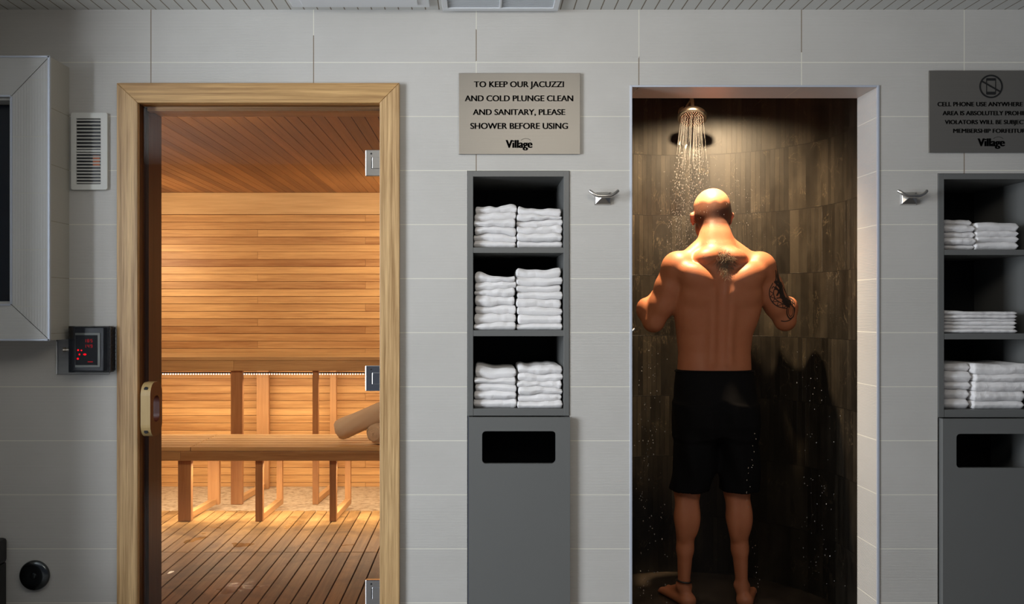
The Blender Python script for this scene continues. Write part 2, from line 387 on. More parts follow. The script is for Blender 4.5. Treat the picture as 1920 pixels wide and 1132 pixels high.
tag(b.build('ceiling_shower', plain('shower_ceiling_paint', (.35, .30, .25), .6)), kind='structure')
# inner face of wall above opening inside the shower
# ------------------------------------------------------------------ sauna room
SX0, SX1, SY0, SY1, SZ = -2.62, -.22, .235, 3.41, Z(361, 6.81)
def board_wall(name, along, c0, c1, pitch_rows, fixed, tones, joints=None, mat='cedar_wall', th=.015, face=1, fixv=None):
    pass
# back wall: level boards
b = MB(); z = SZ; d = 6.81; rowh = 13.95 / F * d; r = 0
tonelist = [.52,.42,.62,.30,.58,.50,.24,.66,.55,.36,.62,.50,.44,.60,.56,.34,.46,.40,.60,.52,.30,.58,.46,.62,.40,.55,.66,.50,.35,.60,.48,.56,.62,.44,.58,.50]
z -= (402 - 361) / F * d      # the wide pale board comes first
jx = [X(685, d), X(483, d)]
while z > 0.0:
    z2 = max(z - rowh, 0.)
    tt = tonelist[r % len(tonelist)]
    j = {0: [jx[0]], 1: [], 2: [jx[1]]}[r % 3]
    ed = [SX0] + sorted(j + [jj - 1.83 for jj in j if jj - 1.83 > SX0]) + [SX1]
    for i in range(len(ed) - 1):
        b.box(ed[i] + .0006, ed[i+1] - .0006, SY1, SY1 + .02, z2 + .0006, z - .0022, tt + random.uniform(-.12, .12) + (.08 if i % 2 else 0), bev=.0014)
    z = z2; r += 1
b.box(SX0, SX1, SY1 + .012, SY1 + .03, 0, SZ, .05)
tag(b.build('wall_back_sauna', M['cedar_wall']), kind='structure')
b = MB(); b.box(SX0, SX1, SY1 - .008, SY1 - .0005, SZ - (402 - 361) / F * d + .001, SZ - .001, .62, bev=.002)
tag(b.build('trim_4', M['cedar_trimb']), kind='structure')
# side walls
for nm, xa, xb in (('wall_left_sauna', SX0 - .02, SX0), ('wall_right_sauna', SX1, SX1 + .02)):
    b = MB(); z = SZ; r = 0
    while z > 0:
        z2 = max(z - rowh, 0); b.box(xa, xb, SY0, SY1, z2 + .0006, z - .002, random.uniform(.3, .65), bev=.001); z = z2
    tag(b.build(nm, M['cedar_wall']), kind='structure')
b = MB()
for xa, xb, za in ((SX0, X(262) - .016, 0), (X(712) + .016, SX1, 0), (X(262) - .016, X(712) + .016, Z(195) + .016)):
    z = SZ
    while z > za + .01:
        z2 = max(z - rowh, za); b.box(xa, xb, SY0 - .03, SY0 - .006, z2 + .0006, z - .002, random.uniform(.3, .65)); z = z2
tag(b.build('wall_front_sauna', M['cedar_wall']), kind='structure')
# ceiling boards
b = MB(); x = SX0; pit = .0602
while x < SX1:
    x2 = min(x + pit, SX1); b.box(x + .0014, x2 - .0014, SY0 - .03, SY1 + .02, SZ, SZ + .015, random.choice([.2, .28, .45, .5, .55, .6, .66]), bev=.0012); x = x2
b.box(SX0, SX1, SY0 - .03, SY1 + .02, SZ + .01, SZ + .03, .02)
tag(b.build('ceiling_sauna', M['cedar_ceil']), kind='structure')
b = MB(); b.box(SX0, SX1, SY0 - .03, SY1, -.03, 0); tag(b.build('floor_sauna', M['concrete']), kind='structure')

# duckboards (two panels end to end)
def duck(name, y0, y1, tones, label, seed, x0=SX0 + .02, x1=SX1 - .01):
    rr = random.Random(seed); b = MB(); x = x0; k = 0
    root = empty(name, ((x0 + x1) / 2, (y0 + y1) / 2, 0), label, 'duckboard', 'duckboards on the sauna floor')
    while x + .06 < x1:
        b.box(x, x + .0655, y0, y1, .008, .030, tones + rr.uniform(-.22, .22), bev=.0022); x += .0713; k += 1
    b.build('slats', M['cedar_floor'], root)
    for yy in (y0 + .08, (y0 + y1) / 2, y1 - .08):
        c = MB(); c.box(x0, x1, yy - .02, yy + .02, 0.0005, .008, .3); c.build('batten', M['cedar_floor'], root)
ysplit = 1.28 * F / (1034.6 - VY) - D0; yend = 1.28 * F / (957 - VY) - D0
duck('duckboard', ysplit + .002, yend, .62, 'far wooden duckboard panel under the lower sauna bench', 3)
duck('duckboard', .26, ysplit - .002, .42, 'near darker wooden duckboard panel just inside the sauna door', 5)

# benches
def bench(name, dfront, ztop, ydepth, fasc, posts_f, posts_b, zf0, label, seam=None, skid=True, zback=0):
    y0 = dfront - D0; root = empty(name, (-1.4, y0 + ydepth / 2, 0), label, 'bench', None)
    # seat slats
    ns = 6 if ydepth < .65 else 7; p = ydepth / ns; segs = [(SX0 + .01, SX1 - .01)] if seam is None else [(SX0 + .01, seam - .0015), (seam + .0015, SX1 - .01)]
    for (a, c) in segs:
        b = MB()
        for k in range(ns):
            b.box(a, c, y0 + .0 + k * p, y0 + (k + 1) * p - .022, ztop - .024, ztop, random.uniform(.45, .8), bev=.003)
        b.build('seat_slats', M['cedar_bench'], root)
    for (a, c, tn) in fasc:
        b = MB(); b.box(a, c, y0 + .002, y0 + .032, zf0, ztop - .025, tn, bev=.003); b.build('fascia', M['cedar_bench'], root)
    b = MB(); b.box(SX0 + .01, SX1 - .01, y0 + ydepth - .05, y0 + ydepth - .012, ztop - .09, ztop - .0245, .4); b.build('back_rail', M['cedar_bench'], root)
    for (a, c, tn) in posts_f:
        b = MB(); b.box(a, c, y0 + .033, y0 + .072, zback, ztop - .0245, tn, bev=.003); b.build('leg', M['cedar_post'], root)
    for (a, c, tn) in posts_b:
        b = MB(); b.box(a, c, y0 + ydepth - .09, y0 + ydepth - .051, zback, ztop - .0245, tn, bev=.003); b.build('leg', M['cedar_post'], root)
    if skid:
        for (a, c, tn), (a2, c2, _) in zip(posts_f, posts_b):
            m0 = (a + c) / 2 + .0; m1 = (a2 + c2) / 2
            b = MB(); w2 = .019
            zz = (zback + .002, zback + .04)
            vs = [(m0 - w2, y0 + .073, zz[0]), (m0 + w2, y0 + .073, zz[0]), (m1 + w2, y0 + ydepth - .091, zz[0]), (m1 - w2, y0 + ydepth - .091, zz[0])]
            vs += [(v_[0], v_[1], zz[1]) for v_ in vs]
            b.add(vs, [(3, 2, 1, 0), (4, 5, 6, 7), (0, 1, 5, 4), (1, 2, 6, 5), (2, 3, 7, 6), (3, 0, 4, 7)], .6); b.build('skid', M['cedar_side'], root, bevel=.002)
            b = MB(); b.box(m0 - .018, m0 + .018, y0 + .073, y0 + ydepth - .052, ztop - .075, ztop - .0245, .35); b.build('cross_rail', M['cedar_side'], root)
    return root
dl = 5.526; zl = Z(838, dl); zl0 = Z(864, dl)
xseam = X(357, dl)
bl_ = bench('sauna_bench', dl, zl, .60, [(SX0 + .01, X(338, dl) - .001, .35), (X(338, dl), SX1 - .01, .22)],
      [(X(330, dl), X(355, dl), .32), (X(476, dl), X(490, dl), .30), (X(616, dl), X(629, dl), .30), (X(757, dl), X(770, dl), .3)],
      [(X(386, 6.0), X(408, 6.0), .6), (X(516, 6.0), X(527, 6.0), .65), (X(645, 6.0), X(656, 6.0), .6), (-.42, -.38, .6)], zl0,
      'long lower sauna bench with slatted seat, holding two rolled beige towels', xseam, True, .0305)
du_ = 6.148; zu = Z(669, du_); zu0 = Z(695, du_)
bu_ = bench('sauna_bench', du_, zu, .655, [(SX0 + .01, X(438, du_) - .001, .62), (X(438, du_), SX1 - .01, .36)],
      [(X(430, du_), X(452, du_), .34), (X(584, du_), X(595, du_), .32), (X(760, du_), X(772, du_), .34), (X(278, du_), X(292, du_), .34)],
      [(X(480, 6.7), X(503, 6.7), .6), (X(618, 6.7), X(630, 6.7), .6), (-.50, -.46, .6), (X(310, 6.7) - .2, X(322, 6.7) - .2, .6)], zu0,
      'high upper sauna bench along the back wall above the lower one', None, True, .0005)
# bolt head on the post seen under the lower seat
def strip(name, y, z, label, vis):
    root = empty(name, (-1.4, y, z), label, 'light strip', 'light strips under the sauna benches')
    b = MB(); b.box(SX0 + .03, SX1 - .03, y - .006, y + .006, z + .0045, z + .013, .3); b.build('rail', M['black'], root)
    b = MB(); x = SX0 + .04
    while x < SX1 - .04:
        b.box(x, x + .0065, y - .0045, y + .0045, z - .0045, z + .0045); x += .0172
    o = b.build('diodes', M['diode'], root); o['kind'] = 'stuff'
    return root
strip('light_strip', 2.86, Z(701, 6.26), 'thin string of small white lamps under the upper sauna bench', True)
strip('light_strip', dl - D0 + .10, zl - .090, 'thin string of small lamps hidden under the lower sauna bench', False)
def area(name, loc, sx, sy, power, color, target, spread=None):
    l = bpy.data.lights.new(name, 'AREA'); l.shape = 'RECTANGLE'; l.size = sx; l.size_y = sy; l.energy = power; l.color = color
    if spread: l.spread = spread
    o = bpy.data.objects.new(name, l); COL.objects.link(o); o.location = loc
    o.rotation_euler = (Vector(target) - Vector(loc)).to_track_quat('-Z', 'Y').to_euler(); return o
WARM = (1, .80, .56)
area('upper_strip_light', (-1.42, 2.87, Z(701, 6.26) - .008), 2.2, .02, 14, WARM, (-1.42, 3.12, .2))
area('lower_strip_light', (-1.42, dl - D0 + .10, zl - .099), 2.2, .02, 17, WARM, (-1.42, dl - D0 + .14, 0))

# unseen fill lamp added over the sauna door, inside
root = empty('sauna_fill_lamp', (-1.25, SY0 + .06, 1.98 + .12), 'unseen warm fill lamp added inside the sauna above the door', 'lamp')
b = MB(); b.box(-1.55, -.95, SY0 + .001, SY0 + .05, 2.10, 2.16, bev=.004); b.build('housing', M['black'], root)
b = MB(); b.box(-1.54, -.96, SY0 + .0505, SY0 + .054, 2.104, 2.156); b.build('diffuser', M['lamp_face'], root)
area('sauna_fill_light', (-1.25, SY0 + .07, 2.12), .6, .05, 8.5, (1, .80, .56), (-1.25, 3.41, .9), 1.9)
for xx_, sg_ in ((SX0 + .03, 1), (SX1 - .03, -1)):
    area('sauna_side_fill', (xx_, 2.80, 1.68), .5, .06, 13, (1, .80, .55), (xx_ + sg_ * 1.1, 3.30, 1.62))  # unseen side lights without fixtures, added to brighten the back wall

# ------------------------------------------------------------------ sauna door: casing, jamb, glass leaf, hinges, handle
root = empty('door_1', ((sx0 + sx1) / 2, 0, 0)); tag(root, kind='structure')
root['label'] = 'glass sauna door in a pale timber frame'
ox0, ox1, oz1 = X(223), X(750), Z(158); ix0, ix1, iz1 = X(262), X(713), Z(195)
def prism(vs2, y0, y1):
    n = len(vs2); v = [(p[0], y0, p[1]) for p in vs2] + [(p[0], y1, p[1]) for p in vs2]
    return v, [tuple(range(n)), tuple(range(2*n - 1, n - 1, -1))] + [(i, (i+1) % n, n + (i+1) % n, n + i) for i in range(n)]
for nm, poly, mt in (('casing', [(ox0, 0), (ix0, 0), (ix0, iz1), (ox0, oz1)], 'fir_v'), ('casing', [(ix1, 0), (ox1, 0), (ox1, oz1), (ix1, iz1)], 'fir_v'),
                     ('casing', [(ox0 + .0004, oz1), (ix0 + .0004, iz1), (ix1 - .0004, iz1), (ox1 - .0004, oz1)], 'fir_h')):
    b = MB(); b.add(*prism(poly, -.022, -.0005), random.random()); b.build(nm, M[mt], root, bevel=.002)
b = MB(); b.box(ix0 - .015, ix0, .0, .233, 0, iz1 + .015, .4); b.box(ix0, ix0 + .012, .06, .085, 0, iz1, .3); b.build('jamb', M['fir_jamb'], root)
b = MB(); b.box(ix1, ix1 + .015, .0, .225, 0, iz1 + .015, .5); b.build('jamb', M['fir_v'], root)
b = MB(); b.box(ix0, ix1, .0, .225, iz1, iz1 + .015, .5); b.box(ix0 + .012, ix1, .045, .075, iz1 - .016, iz1, .5); b.build('jamb', M['fir_h'], root)
gx0, gx1 = ix0 + .010, ix1 - .004
b = MB(); b.add([(gx0, .012, .012), (gx1, .012, .012), (gx1, .012, iz1 - .006), (gx0, .012, iz1 - .006)], [(0, 1, 2, 3)])
b.build('glass_pane', M['glass'], root)
for py0, py1, mt in ((281, 330, 'satin'), (685, 733, 'chrome'), (1087, 1136, 'chrome')):
    hx_0, hx_1 = X(685, 3.39), X(713, 3.39); z0, z1 = Z(py1, 3.39), Z(py0, 3.39)
    b = MB(); b.box(hx_0, hx_1 + .002, -.012, .008, z0, z1, bev=.0025); h = b.build('hinge', M[mt], root)
    zm = (z0 + z1) / 2
    b = MB(); b.box(hx_0 + .026, hx_1 + .003, -.0165, -.0125, zm - .021, zm + .021, bev=.001); b.build('knuckle', M[mt], h)
    b = MB(); b.box(hx_0 + .022, hx_0 + .0255, -.0128, -.0118, zm - .021, zm + .021); b.build('slot', M['ink'], h)
    b = MB(); b.lathe([(.0035, 0), (.0035, .001)], Matrix.Translation((hx_0 + .022, -.0122, z1 - .014)) @ Matrix.Rotation(PI/2, 4, 'X'), 16); b.build('screw', M['ink'], h)
# handle: stadium board standing out from the glass, with an oval finger hole
hX0, hX1 = X(267, 3.30), X(285, 3.30); hz0, hz1_ = Z(817, 3.33), Z(716, 3.33); hy0, hy1 = -.118, .005
def stadium(y0, y1, z0, z1, r, n=8):
    out = []
    for (cy, cz, a0) in ((y1 - r, z1 - r, 0), (y0 + r, z1 - r, PI/2), (y0 + r, z0 + r, PI), (y1 - r, z0 + r, 1.5 * PI)):
        for k in range(n + 1): a = a0 + (PI/2) * k / n; out.append((cy + r * math.cos(a), cz + r * math.sin(a)))
    return out
O_ = stadium(hy0, hy1, hz0, hz1_, .045); I_ = stadium(hy0 + .032, hy1 - .028, hz0 + .05, hz1_ - .05, .026)
def sidewise(x0, x1, O, I, mats, edgeonly=False):
    n = len(O); vs = [(x, p[0], p[1]) for x in (x0, x1) for p in O + I]; b = MB()
    for k in range(n):
        j = (k + 1) % n
        b.add([vs[k], vs[j], vs[n + j], vs[n + k]], [(0, 1, 2, 3)], .5, 0); b.add([vs[2*n + j], vs[2*n + k], vs[3*n + k], vs[3*n + j]], [(0, 1, 2, 3)], .5, 1)
        b.add([vs[j], vs[k], vs[2*n + k], vs[2*n + j]], [(0, 1, 2, 3)], .5, 0); b.add([vs[n + k], vs[n + j], vs[3*n + j], vs[3*n + k]], [(0, 1, 2, 3)], .5, 1)
    return b
hd = sidewise(hX0, hX1, O_, I_, None).build('door_handle', [M['handle_l'], M['handle_d']], root)
for zz in (hz1_ - .021, hz0 + .021):
    b = MB(); b.lathe([(.0072, 0), (.0072, .004)], Matrix.Translation(((hX0 + hX1) / 2, hy0 + .009, zz)) @ Matrix.Rotation(PI/2, 4, 'X'), 20); b.build('screw', M['black_in'], hd)

# ------------------------------------------------------------------ rolled beige towels on the lower bench
def roll(name, a, c, R, label, turns=5, seed=1, squash=.93, both=True):
    a = Vector(a); c = Vector(c); ax = (c - a).normalized(); L_ = (c - a).length
    up = Vector((0, 0, 1)); s_ = ax.cross(up).normalized(); u_ = s_.cross(ax)
    rr = random.Random(seed); n = 64; ring = []; vs = []; fs = []; segs = 22
    ph = rr.uniform(0, 6)
    for i in range(segs + 1):
        t_ = i / segs; e = min(t_, 1 - t_); rad = R * (1 - .30 * math.exp(-e * 30)) * (1 + .03 * math.sin(7 * t_ + ph))
        for k in range(n):
            an = 2 * PI * k / n
            r2 = rad * (1 + .025 * math.sin(3 * an + 5 * t_ + ph) + .012 * math.sin(9 * an - 11 * t_))
            if 0.0 < (an - 4.2) < .16: r2 *= .93
            p = a + ax * (L_ * t_) + s_ * (r2 * math.cos(an)) + u_ * (r2 * squash * math.sin(an)); vs.append(p)
    for i in range(segs):
        for k in range(n): fs.append((i*n + k, i*n + (k+1) % n, (i+1)*n + (k+1) % n, (i+1)*n + k))
    b = MB(); b.add(vs, fs, sm=True)
    # spiral ends: raised coil
    for (o0, dr_) in ((a, -ax), (c, ax)):
        P = []; rs = []
        for q_ in range(turns * 26):
            an = q_ * 2 * PI / 26; rr_ = R * .72 * (1 - q_ / (turns * 26) * .96)
            P.append(o0 + dr_ * (.004 + .012 * (q_ / (turns * 26)) - .012) + s_ * (rr_ * math.cos(an)) + u_ * (rr_ * squash * math.sin(an)))
            rs.append(R * .105 * (1 + .1 * math.sin(q_)))
        b.tube(P, rs, 8)
    o = b.build(name, M['towel_b']); tag(o, label, 'towel', 'rolled beige towels on the lower sauna bench'); return o
zb = zl
roll('rolled_towel', (X(700, 5.60), 5.60 - D0, zb + .068), (X(700, 5.60) + .16, 5.60 - D0 + .30, zb + .068), .066, 'rolled beige towel lying level on the lower sauna bench, its coiled end facing out', 5, 2)
roll('rolled_towel', (X(631, 5.66), 5.665 - D0, zb + .074), (X(738, 5.70), 5.71 - D0, zb + .222), .069, 'rolled beige towel leaning tilted over the other rolled towel', 5, 4)

# ------------------------------------------------------------------ tiled box on the left wall with dark panel
df = 3.244; bx1 = X(130); bz1 = Z(127); bz0 = Z(638, df); bx0 = -2.045
ixr = X(20, df); izt = Z(181, df); izb = Z(570, df); ixl = bx0 + (bx1 - ixr); yf = df - D0
root = empty('tiled_wall_frame', ((bx0 + bx1) / 2, 0, (bz0 + bz1) / 2), 'ribbed grey tile box frame with mitred corners around a dark panel', 'wall frame')
for poly, mt in (([(ixr, izb), (bx1, bz0), (bx1, bz1), (ixr, izt)], 'tile_v'), ([(bx0, bz0), (ixl, izb), (ixl, izt), (bx0, bz1)], 'tile_v'),
                 ([(ixl, izt), (ixr, izt), (bx1, bz1), (bx0, bz1)], 'tile_h'), ([(bx0, bz0), (bx1, bz0), (ixr, izb), (ixl, izb)], 'tile_h')):
    cx_ = sum(p[0] for p in poly) / 4; cz_ = sum(p[1] for p in poly) / 4
    poly = [(p[0] + (cx_ - p[0]) * .006, p[1] + (cz_ - p[1]) * .006) for p in poly]
    b = MB(); b.add(*prism(poly, yf, yf + .012)); b.build('face_tile', M[mt], root)
b = MB(); b.box(bx1 - .012, bx1 - .0005, yf + .0125, -.0005, bz0, bz1); b.box(bx0, bx0 + .012, yf + .0125, -.0005, bz0, bz1)
b.box(bx0 + .012, bx1 - .012, yf + .0125, -.0005, bz1 - .012, bz1); b.box(bx0 + .012, bx1 - .012, yf + .0125, -.0005, bz0, bz0 + .012); b.build('side_tile', M['tile_side'], root)
b = MB(); b.box(ixl, ixl + .01, yf + .0125, -.03, izb, izt); b.box(ixr - .01, ixr, yf + .0125, -.03, izb, izt); b.box(ixl + .01, ixr - .01, yf + .0125, -.03, izt - .01, izt); b.box(ixl + .01, ixr - .01, yf + .0125, -.03, izb, izb + .01); b.build('inner_lining', M['tile_h'], root)
b = MB(); b.box(bx1 - .006, bx1 + .001, yf - .003, yf + .004, bz0, bz1); b.box(bx0, bx1, yf - .003, yf + .004, bz1 - .005, bz1 + .001); b.box(bx0, bx1, yf - .003, yf + .004, bz0 - .001, bz0 + .005)
b.box(ixr - .001, ixr + .006, yf - .003, yf + .004, izb, izt); b.box(ixl, ixr, yf - .003, yf + .004, izt - .001, izt + .005); b.box(ixl, ixr, yf - .003, yf + .004, izb - .005, izb + .001)
b.build('corner_trim', M['trimmetal'], root)
b = MB(); b.box(ixl + .011, ixr - .011, -.075, -.03, izb + .011, izt - .011, bev=.003); b.build('dark_panel', M['screen'], root)

# ------------------------------------------------------------------ wall vent
vx0, vx1, vz0, vz1 = X(133, 3.39), X(202, 3.39), Z(356, 3.39), Z(211, 3.39)
root = empty('wall_vent', ((vx0 + vx1) / 2, 0, vz0), 'white plastic louvred wall vent between the tiled box and the sauna door', 'vent')
gx_0, gx_1, gz_0, gz_1 = X(143, 3.39), X(189, 3.39), Z(345, 3.39), Z(222, 3.39)
def rrect(x0, x1, z0, z1, r, n=6):
    out = []
    for (cx, cz, a0) in ((x1 - r, z1 - r, 0), (x0 + r, z1 - r, PI/2), (x0 + r, z0 + r, PI), (x1 - r, z0 + r, 1.5 * PI)):
        for k in range(n + 1): a = a0 + PI/2 * k / n; out.append((cx + r * math.cos(a), cz + r * math.sin(a)))
    return out
b = MB(); b.plate_hole(rrect(vx0, vx1, vz0, vz1, .008), rrect(gx_0, gx_1, gz_0, gz_1, .002), -.013, -.0005); b.build('frame', M['white'], root, bevel=.0018)
b = MB(); b.box(gx_0 - .002, gx_1 + .002, -.0045, -.001, gz_0 - .002, gz_1 + .002); b.build('backing', M['black'], root)
b = MB(); zm = Z(283, 3.39); b.box(gx_0, gx_1, -.012, -.0045, zm - .003, zm + .003); b.build('divider', M['white'], root)
for za, zc, nn in ((zm + .003, gz_1, 9), (gz_0, zm - .003, 10)):
    for k in range(nn):
        z = za + (k + .6) * (zc - za) / nn
        b = MB(); b.add([(gx_0, -.0115, z - .004), (gx_1, -.0115, z - .004), (gx_1, -.005, z + .001), (gx_0, -.005, z + .001),
                         (gx_0, -.0115, z - .0024), (gx_1, -.0115, z - .0024), (gx_1, -.005, z + .0026), (gx_0, -.005, z + .0026)],
                        [(0, 1, 2, 3), (4, 7, 6, 5), (0, 4, 5, 1), (2, 6, 7, 3), (0, 3, 7, 4), (1, 5, 6, 2)]); b.build('slat', M['white'], root)
b = MB(); b.box(X(175), X(188), -.0049, -.0044, Z(313), Z(292), .5); b.build('damper', plain('copper_damper', (.45, .14, .06), .5, .3), root)

# ------------------------------------------------------------------ thermostat in a clear cover
root = empty('thermostat', (X(165), 0, Z(700)), 'small black thermostat with red digits in a clear locking cover', 'thermostat')
dT = 3.37
b = MB(); b.box(X(107), X(206), -.006, -.0005, Z(702), Z(611), bev=.002); b.build('base_plate', M['clear'], root)
b = MB(); b.box(X(136, dT), X(196, dT), -.034, -.0065, Z(696, dT), Z(613, dT), bev=.003); tb = b.build('body', M['black'], root)
b = MB(); b.box(X(142, dT), X(189, dT), -.0365, -.0345, Z(688, dT), Z(624, dT), bev=.001); b.build('bezel', plain('grey_bezel', (.30, .30, .26), .4), tb)
b = MB(); b.box(X(143, dT), X(184, dT), -.0385, -.0368, Z(684, dT), Z(628, dT)); b.build('screen', M['black_in'], tb)
c = MB(); ex0, ex1, ez0, ez1, ey = X(129, 3.345), X(206, 3.345), Z(698, 3.345), Z(611, 3.345), -.058
c.box(ex0, ex1, ey, ey + .0025, ez0, ez1, bev=.001); c.box(ex0, ex0 + .003, ey + .0026, -.0065, ez0, ez1); c.box(ex1 - .003, ex1, ey + .0026, -.0065, ez0, ez1)
c.box(ex0 + .003, ex1 - .003, ey + .0026, -.0065, ez1 - .003, ez1); c.box(ex0 + .003, ex1 - .003, ey + .0026, -.0065, ez0, ez0 + .003); c.build('cover', M['clear'], root)
c = MB(); c.box(ex1 - .0025, ex1 + .0015, ey + .004, -.0065, ez0 + .004, ez1 - .004)
for k in range(11):
    zz = ez0 + .010 + k * (ez1 - ez0 - .02) / 10; c.box(ex1 - .0025, ex1 + .003, ey + .004, -.008, zz - .002, zz + .002)
c.build('cover_rib', plain('smoke_plastic', (.03, .03, .035), .2), root)
c = MB(); zz = Z(656, 3.34); c.tube([(X(112, 3.34), -.03, zz), (X(128, 3.34), -.03, zz)], .006, 12); c.tube([(X(112, 3.34), -.03, zz), (X(116, 3.34), -.03, zz)], .009, 12); c.build('latch', M['nickel'], root)
def seg7(b, x, z, w_, h_, on, th=.0012):
    S = {'a': (x, x + w_, z + h_, z + h_), 'g': (x, x + w_, z + h_/2, z + h_/2), 'd': (x, x + w_, z, z), 'f': (x, x, z + h_/2, z + h_), 'b': (x + w_, x + w_, z + h_/2, z + h_), 'e': (x, x, z, z + h_/2), 'c': (x + w_, x + w_, z, z + h_/2)}
    for k in on: a = S[k]; b.box(a[0] - th/2, a[1] + th/2, -.0393, -.0387, a[2] - th/2, a[3] + th/2)
c = MB(); dg = {'1': 'bc', '8': 'abcdefg', '5': 'afgcd', '4': 'fgbc', '9': 'abcdfg'}
px = 160
for i, ch in enumerate('185'): seg7(c, X(160 + i * 6, dT), Z(641, dT), .0055, .010, dg[ch])
for i, ch in enumerate('149'): seg7(c, X(160 + i * 6, dT), Z(651, dT), .0055, .010, dg[ch])
c.build('digits', M['red_dim'], root)
c = MB()
for (px, py, rx, rz) in ((148.5, 656, .0035, .0035), (154.7, 656.5, .003, .003), (151, 664, .0032, .0035), (161, 664, .0062, .0036), (148, 672, .0042, .0038)):
    xx, zz = X(px, dT), Z(py, dT); n = 14
    c.add([(xx + rx * math.cos(2*PI*k/n), -.0392, zz + rz * math.sin(2*PI*k/n)) for k in range(n)], [tuple(range(n))])
c.build('indicator_lights', M['red_led'], root)
c = MB(); c.box(X(166.5, dT), X(176, dT), -.0393, -.0387, Z(678.6, dT), Z(677.2, dT)); n = 10; c.build('indicator_bar', M['red_dim'], root)
c = MB(); c.box(X(107), X(108.6), -.0075, -.0005, Z(701), Z(640)); c.build('plate_edge_glint', M['ceilwhite'], root)  # white strip paints the bright refraction line along the clear plate

# ------------------------------------------------------------------ round cap + black bench, lower left
b = MB(); b.lathe([(.053, 0), (.055, .004), (.055, .012), (.050, .018), (.034, .021), (.012, .020), (.010, .026), (0.003, .027)], Matrix.Translation((X(67), -.0005, Z(1077))) @ Matrix.Rotation(PI/2, 4, 'X'), 48)
tag(b.build('round_vent_cover', plain('dark_chrome', (.10, .11, .115), .2, 1.)), 'round dark metal cap on the tile wall near the floor', 'cover')
root = empty('bench_seat', (-1.9, -.35, 0), 'black upholstered bench block at the lower left against the wall', 'bench')
xe = X(16); ze = Z(1006)
b = MB(); b.box(-2.045, xe, -.75, -.004, ze - .09, ze, bev=.012); b.build('cushion', M['darkbox'], root)
b = MB(); b.box(-2.04, xe - .004, -.74, -.006, 0.0, ze - .091, bev=.004); b.build('base', M['darkbox'], root)

# ------------------------------------------------------------------ towel cabinets
def cabinet(x0, x1, zt, sh, zb_top, slot, label, nm):
    """sh = shelf (z_top, z_bottom) pairs; slot = (x0,x1,z0,z1)"""
    root = empty('towel_cabinet', ((x0 + x1) / 2, 0, 0), label, 'cabinet', 'towel cabinets set into the wall')
    e = .0015; x0 += e; x1 -= e; T = .0205; dep = .42; y0 = -.004
    b = MB(); b.box(x0, x0 + T, y0, dep, zb_top, zt - e); b.box(x1 - T, x1, y0, dep, zb_top, zt - e); b.box(x0 + T, x1 - T, y0, dep, zt - e - T, zt - e)
    b.build('carcass', M['grey'], root, bevel=.0008)
    for (za, zc) in sh:
        b = MB(); b.box(x0 + T, x1 - T, y0 + .001, dep, zc, za); b.build('shelf', M['grey'], root, bevel=.0008)
    b = MB(); b.box(x0 + T, x1 - T, dep - .01, dep, 0.02, zt - T); b.build('back_panel', M['black_in'], root)
    # lower laundry bin, standing slightly proud
    yb = -.026
    xa, xb = x0 + .005, x1 + .001
    b = MB(); n_in = rrect(*slot, .014, 6); n = len(n_in)
    # outer loop with matching count: 7 points per corner
    zt2 = zb_top - .003; out = []
    for (cx, cz) in ((xb, zt2), (xa, zt2), (xa, 0.01), (xb, 0.01)): out += [(cx, cz)] * 7
    # spread the repeated corner points a little so no face is degenerate
    o2 = []
    for i, (cx, cz) in enumerate(out):
        kk = i % 7 - 3; c_ = i // 7; g = .012
        if c_ == 0: p = (cx, cz + kk * g) if kk < 0 else (cx - kk * g, cz)
        elif c_ == 1: p = (cx - kk * g, cz) if kk < 0 else (cx, cz - kk * g)
        elif c_ == 2: p = (cx, cz - kk * g) if kk < 0 else (cx + kk * g, cz)
        else: p = (cx + kk * g, cz) if kk < 0 else (cx, cz + kk * g)
        o2.append(p)
    b.plate_hole(o2, n_in, yb, yb + .018); b.build('bin_door', M['grey'], root)
    b = MB(); b.box(xa, xa + .012, yb + .0185, .40, .01, zt2); b.box(xb - .014, xb - .002, yb + .0185, .40, .01, zt2); b.box(xa + .012, xb - .014, yb + .0185, .40, .01, .03); b.build('bin_side', M['grey'], root)
    b = MB(); b.box(xa + .013, xb - .015, .30, .31, .031, zt2 - .002); b.build('bin_lining', M['black_in'], root)
    return root, (x0 + T, x1 - T)
r1_, in1 = cabinet(cx0, cx1, cz1, [(Z(464), Z(474)), (Z(619), Z(630)), (Z(766), Z(779))], Z(779), (X(904, 3.375), X(1042, 3.375), Z(869, 3.375), Z(808, 3.375)),
        'grey built-in towel cabinet with laundry slot between sauna and shower', 'mid')
r2_, in2 = cabinet(rx0, rx1, rz1, [(Z(468), Z(478)), (Z(625), Z(636)), (Z(768), Z(782))], Z(782), (X(1793, 3.375), X(1931, 3.375), Z(877, 3.375), Z(813, 3.375)),
        'grey built-in towel cabinet with laundry slot at the right edge', 'right')

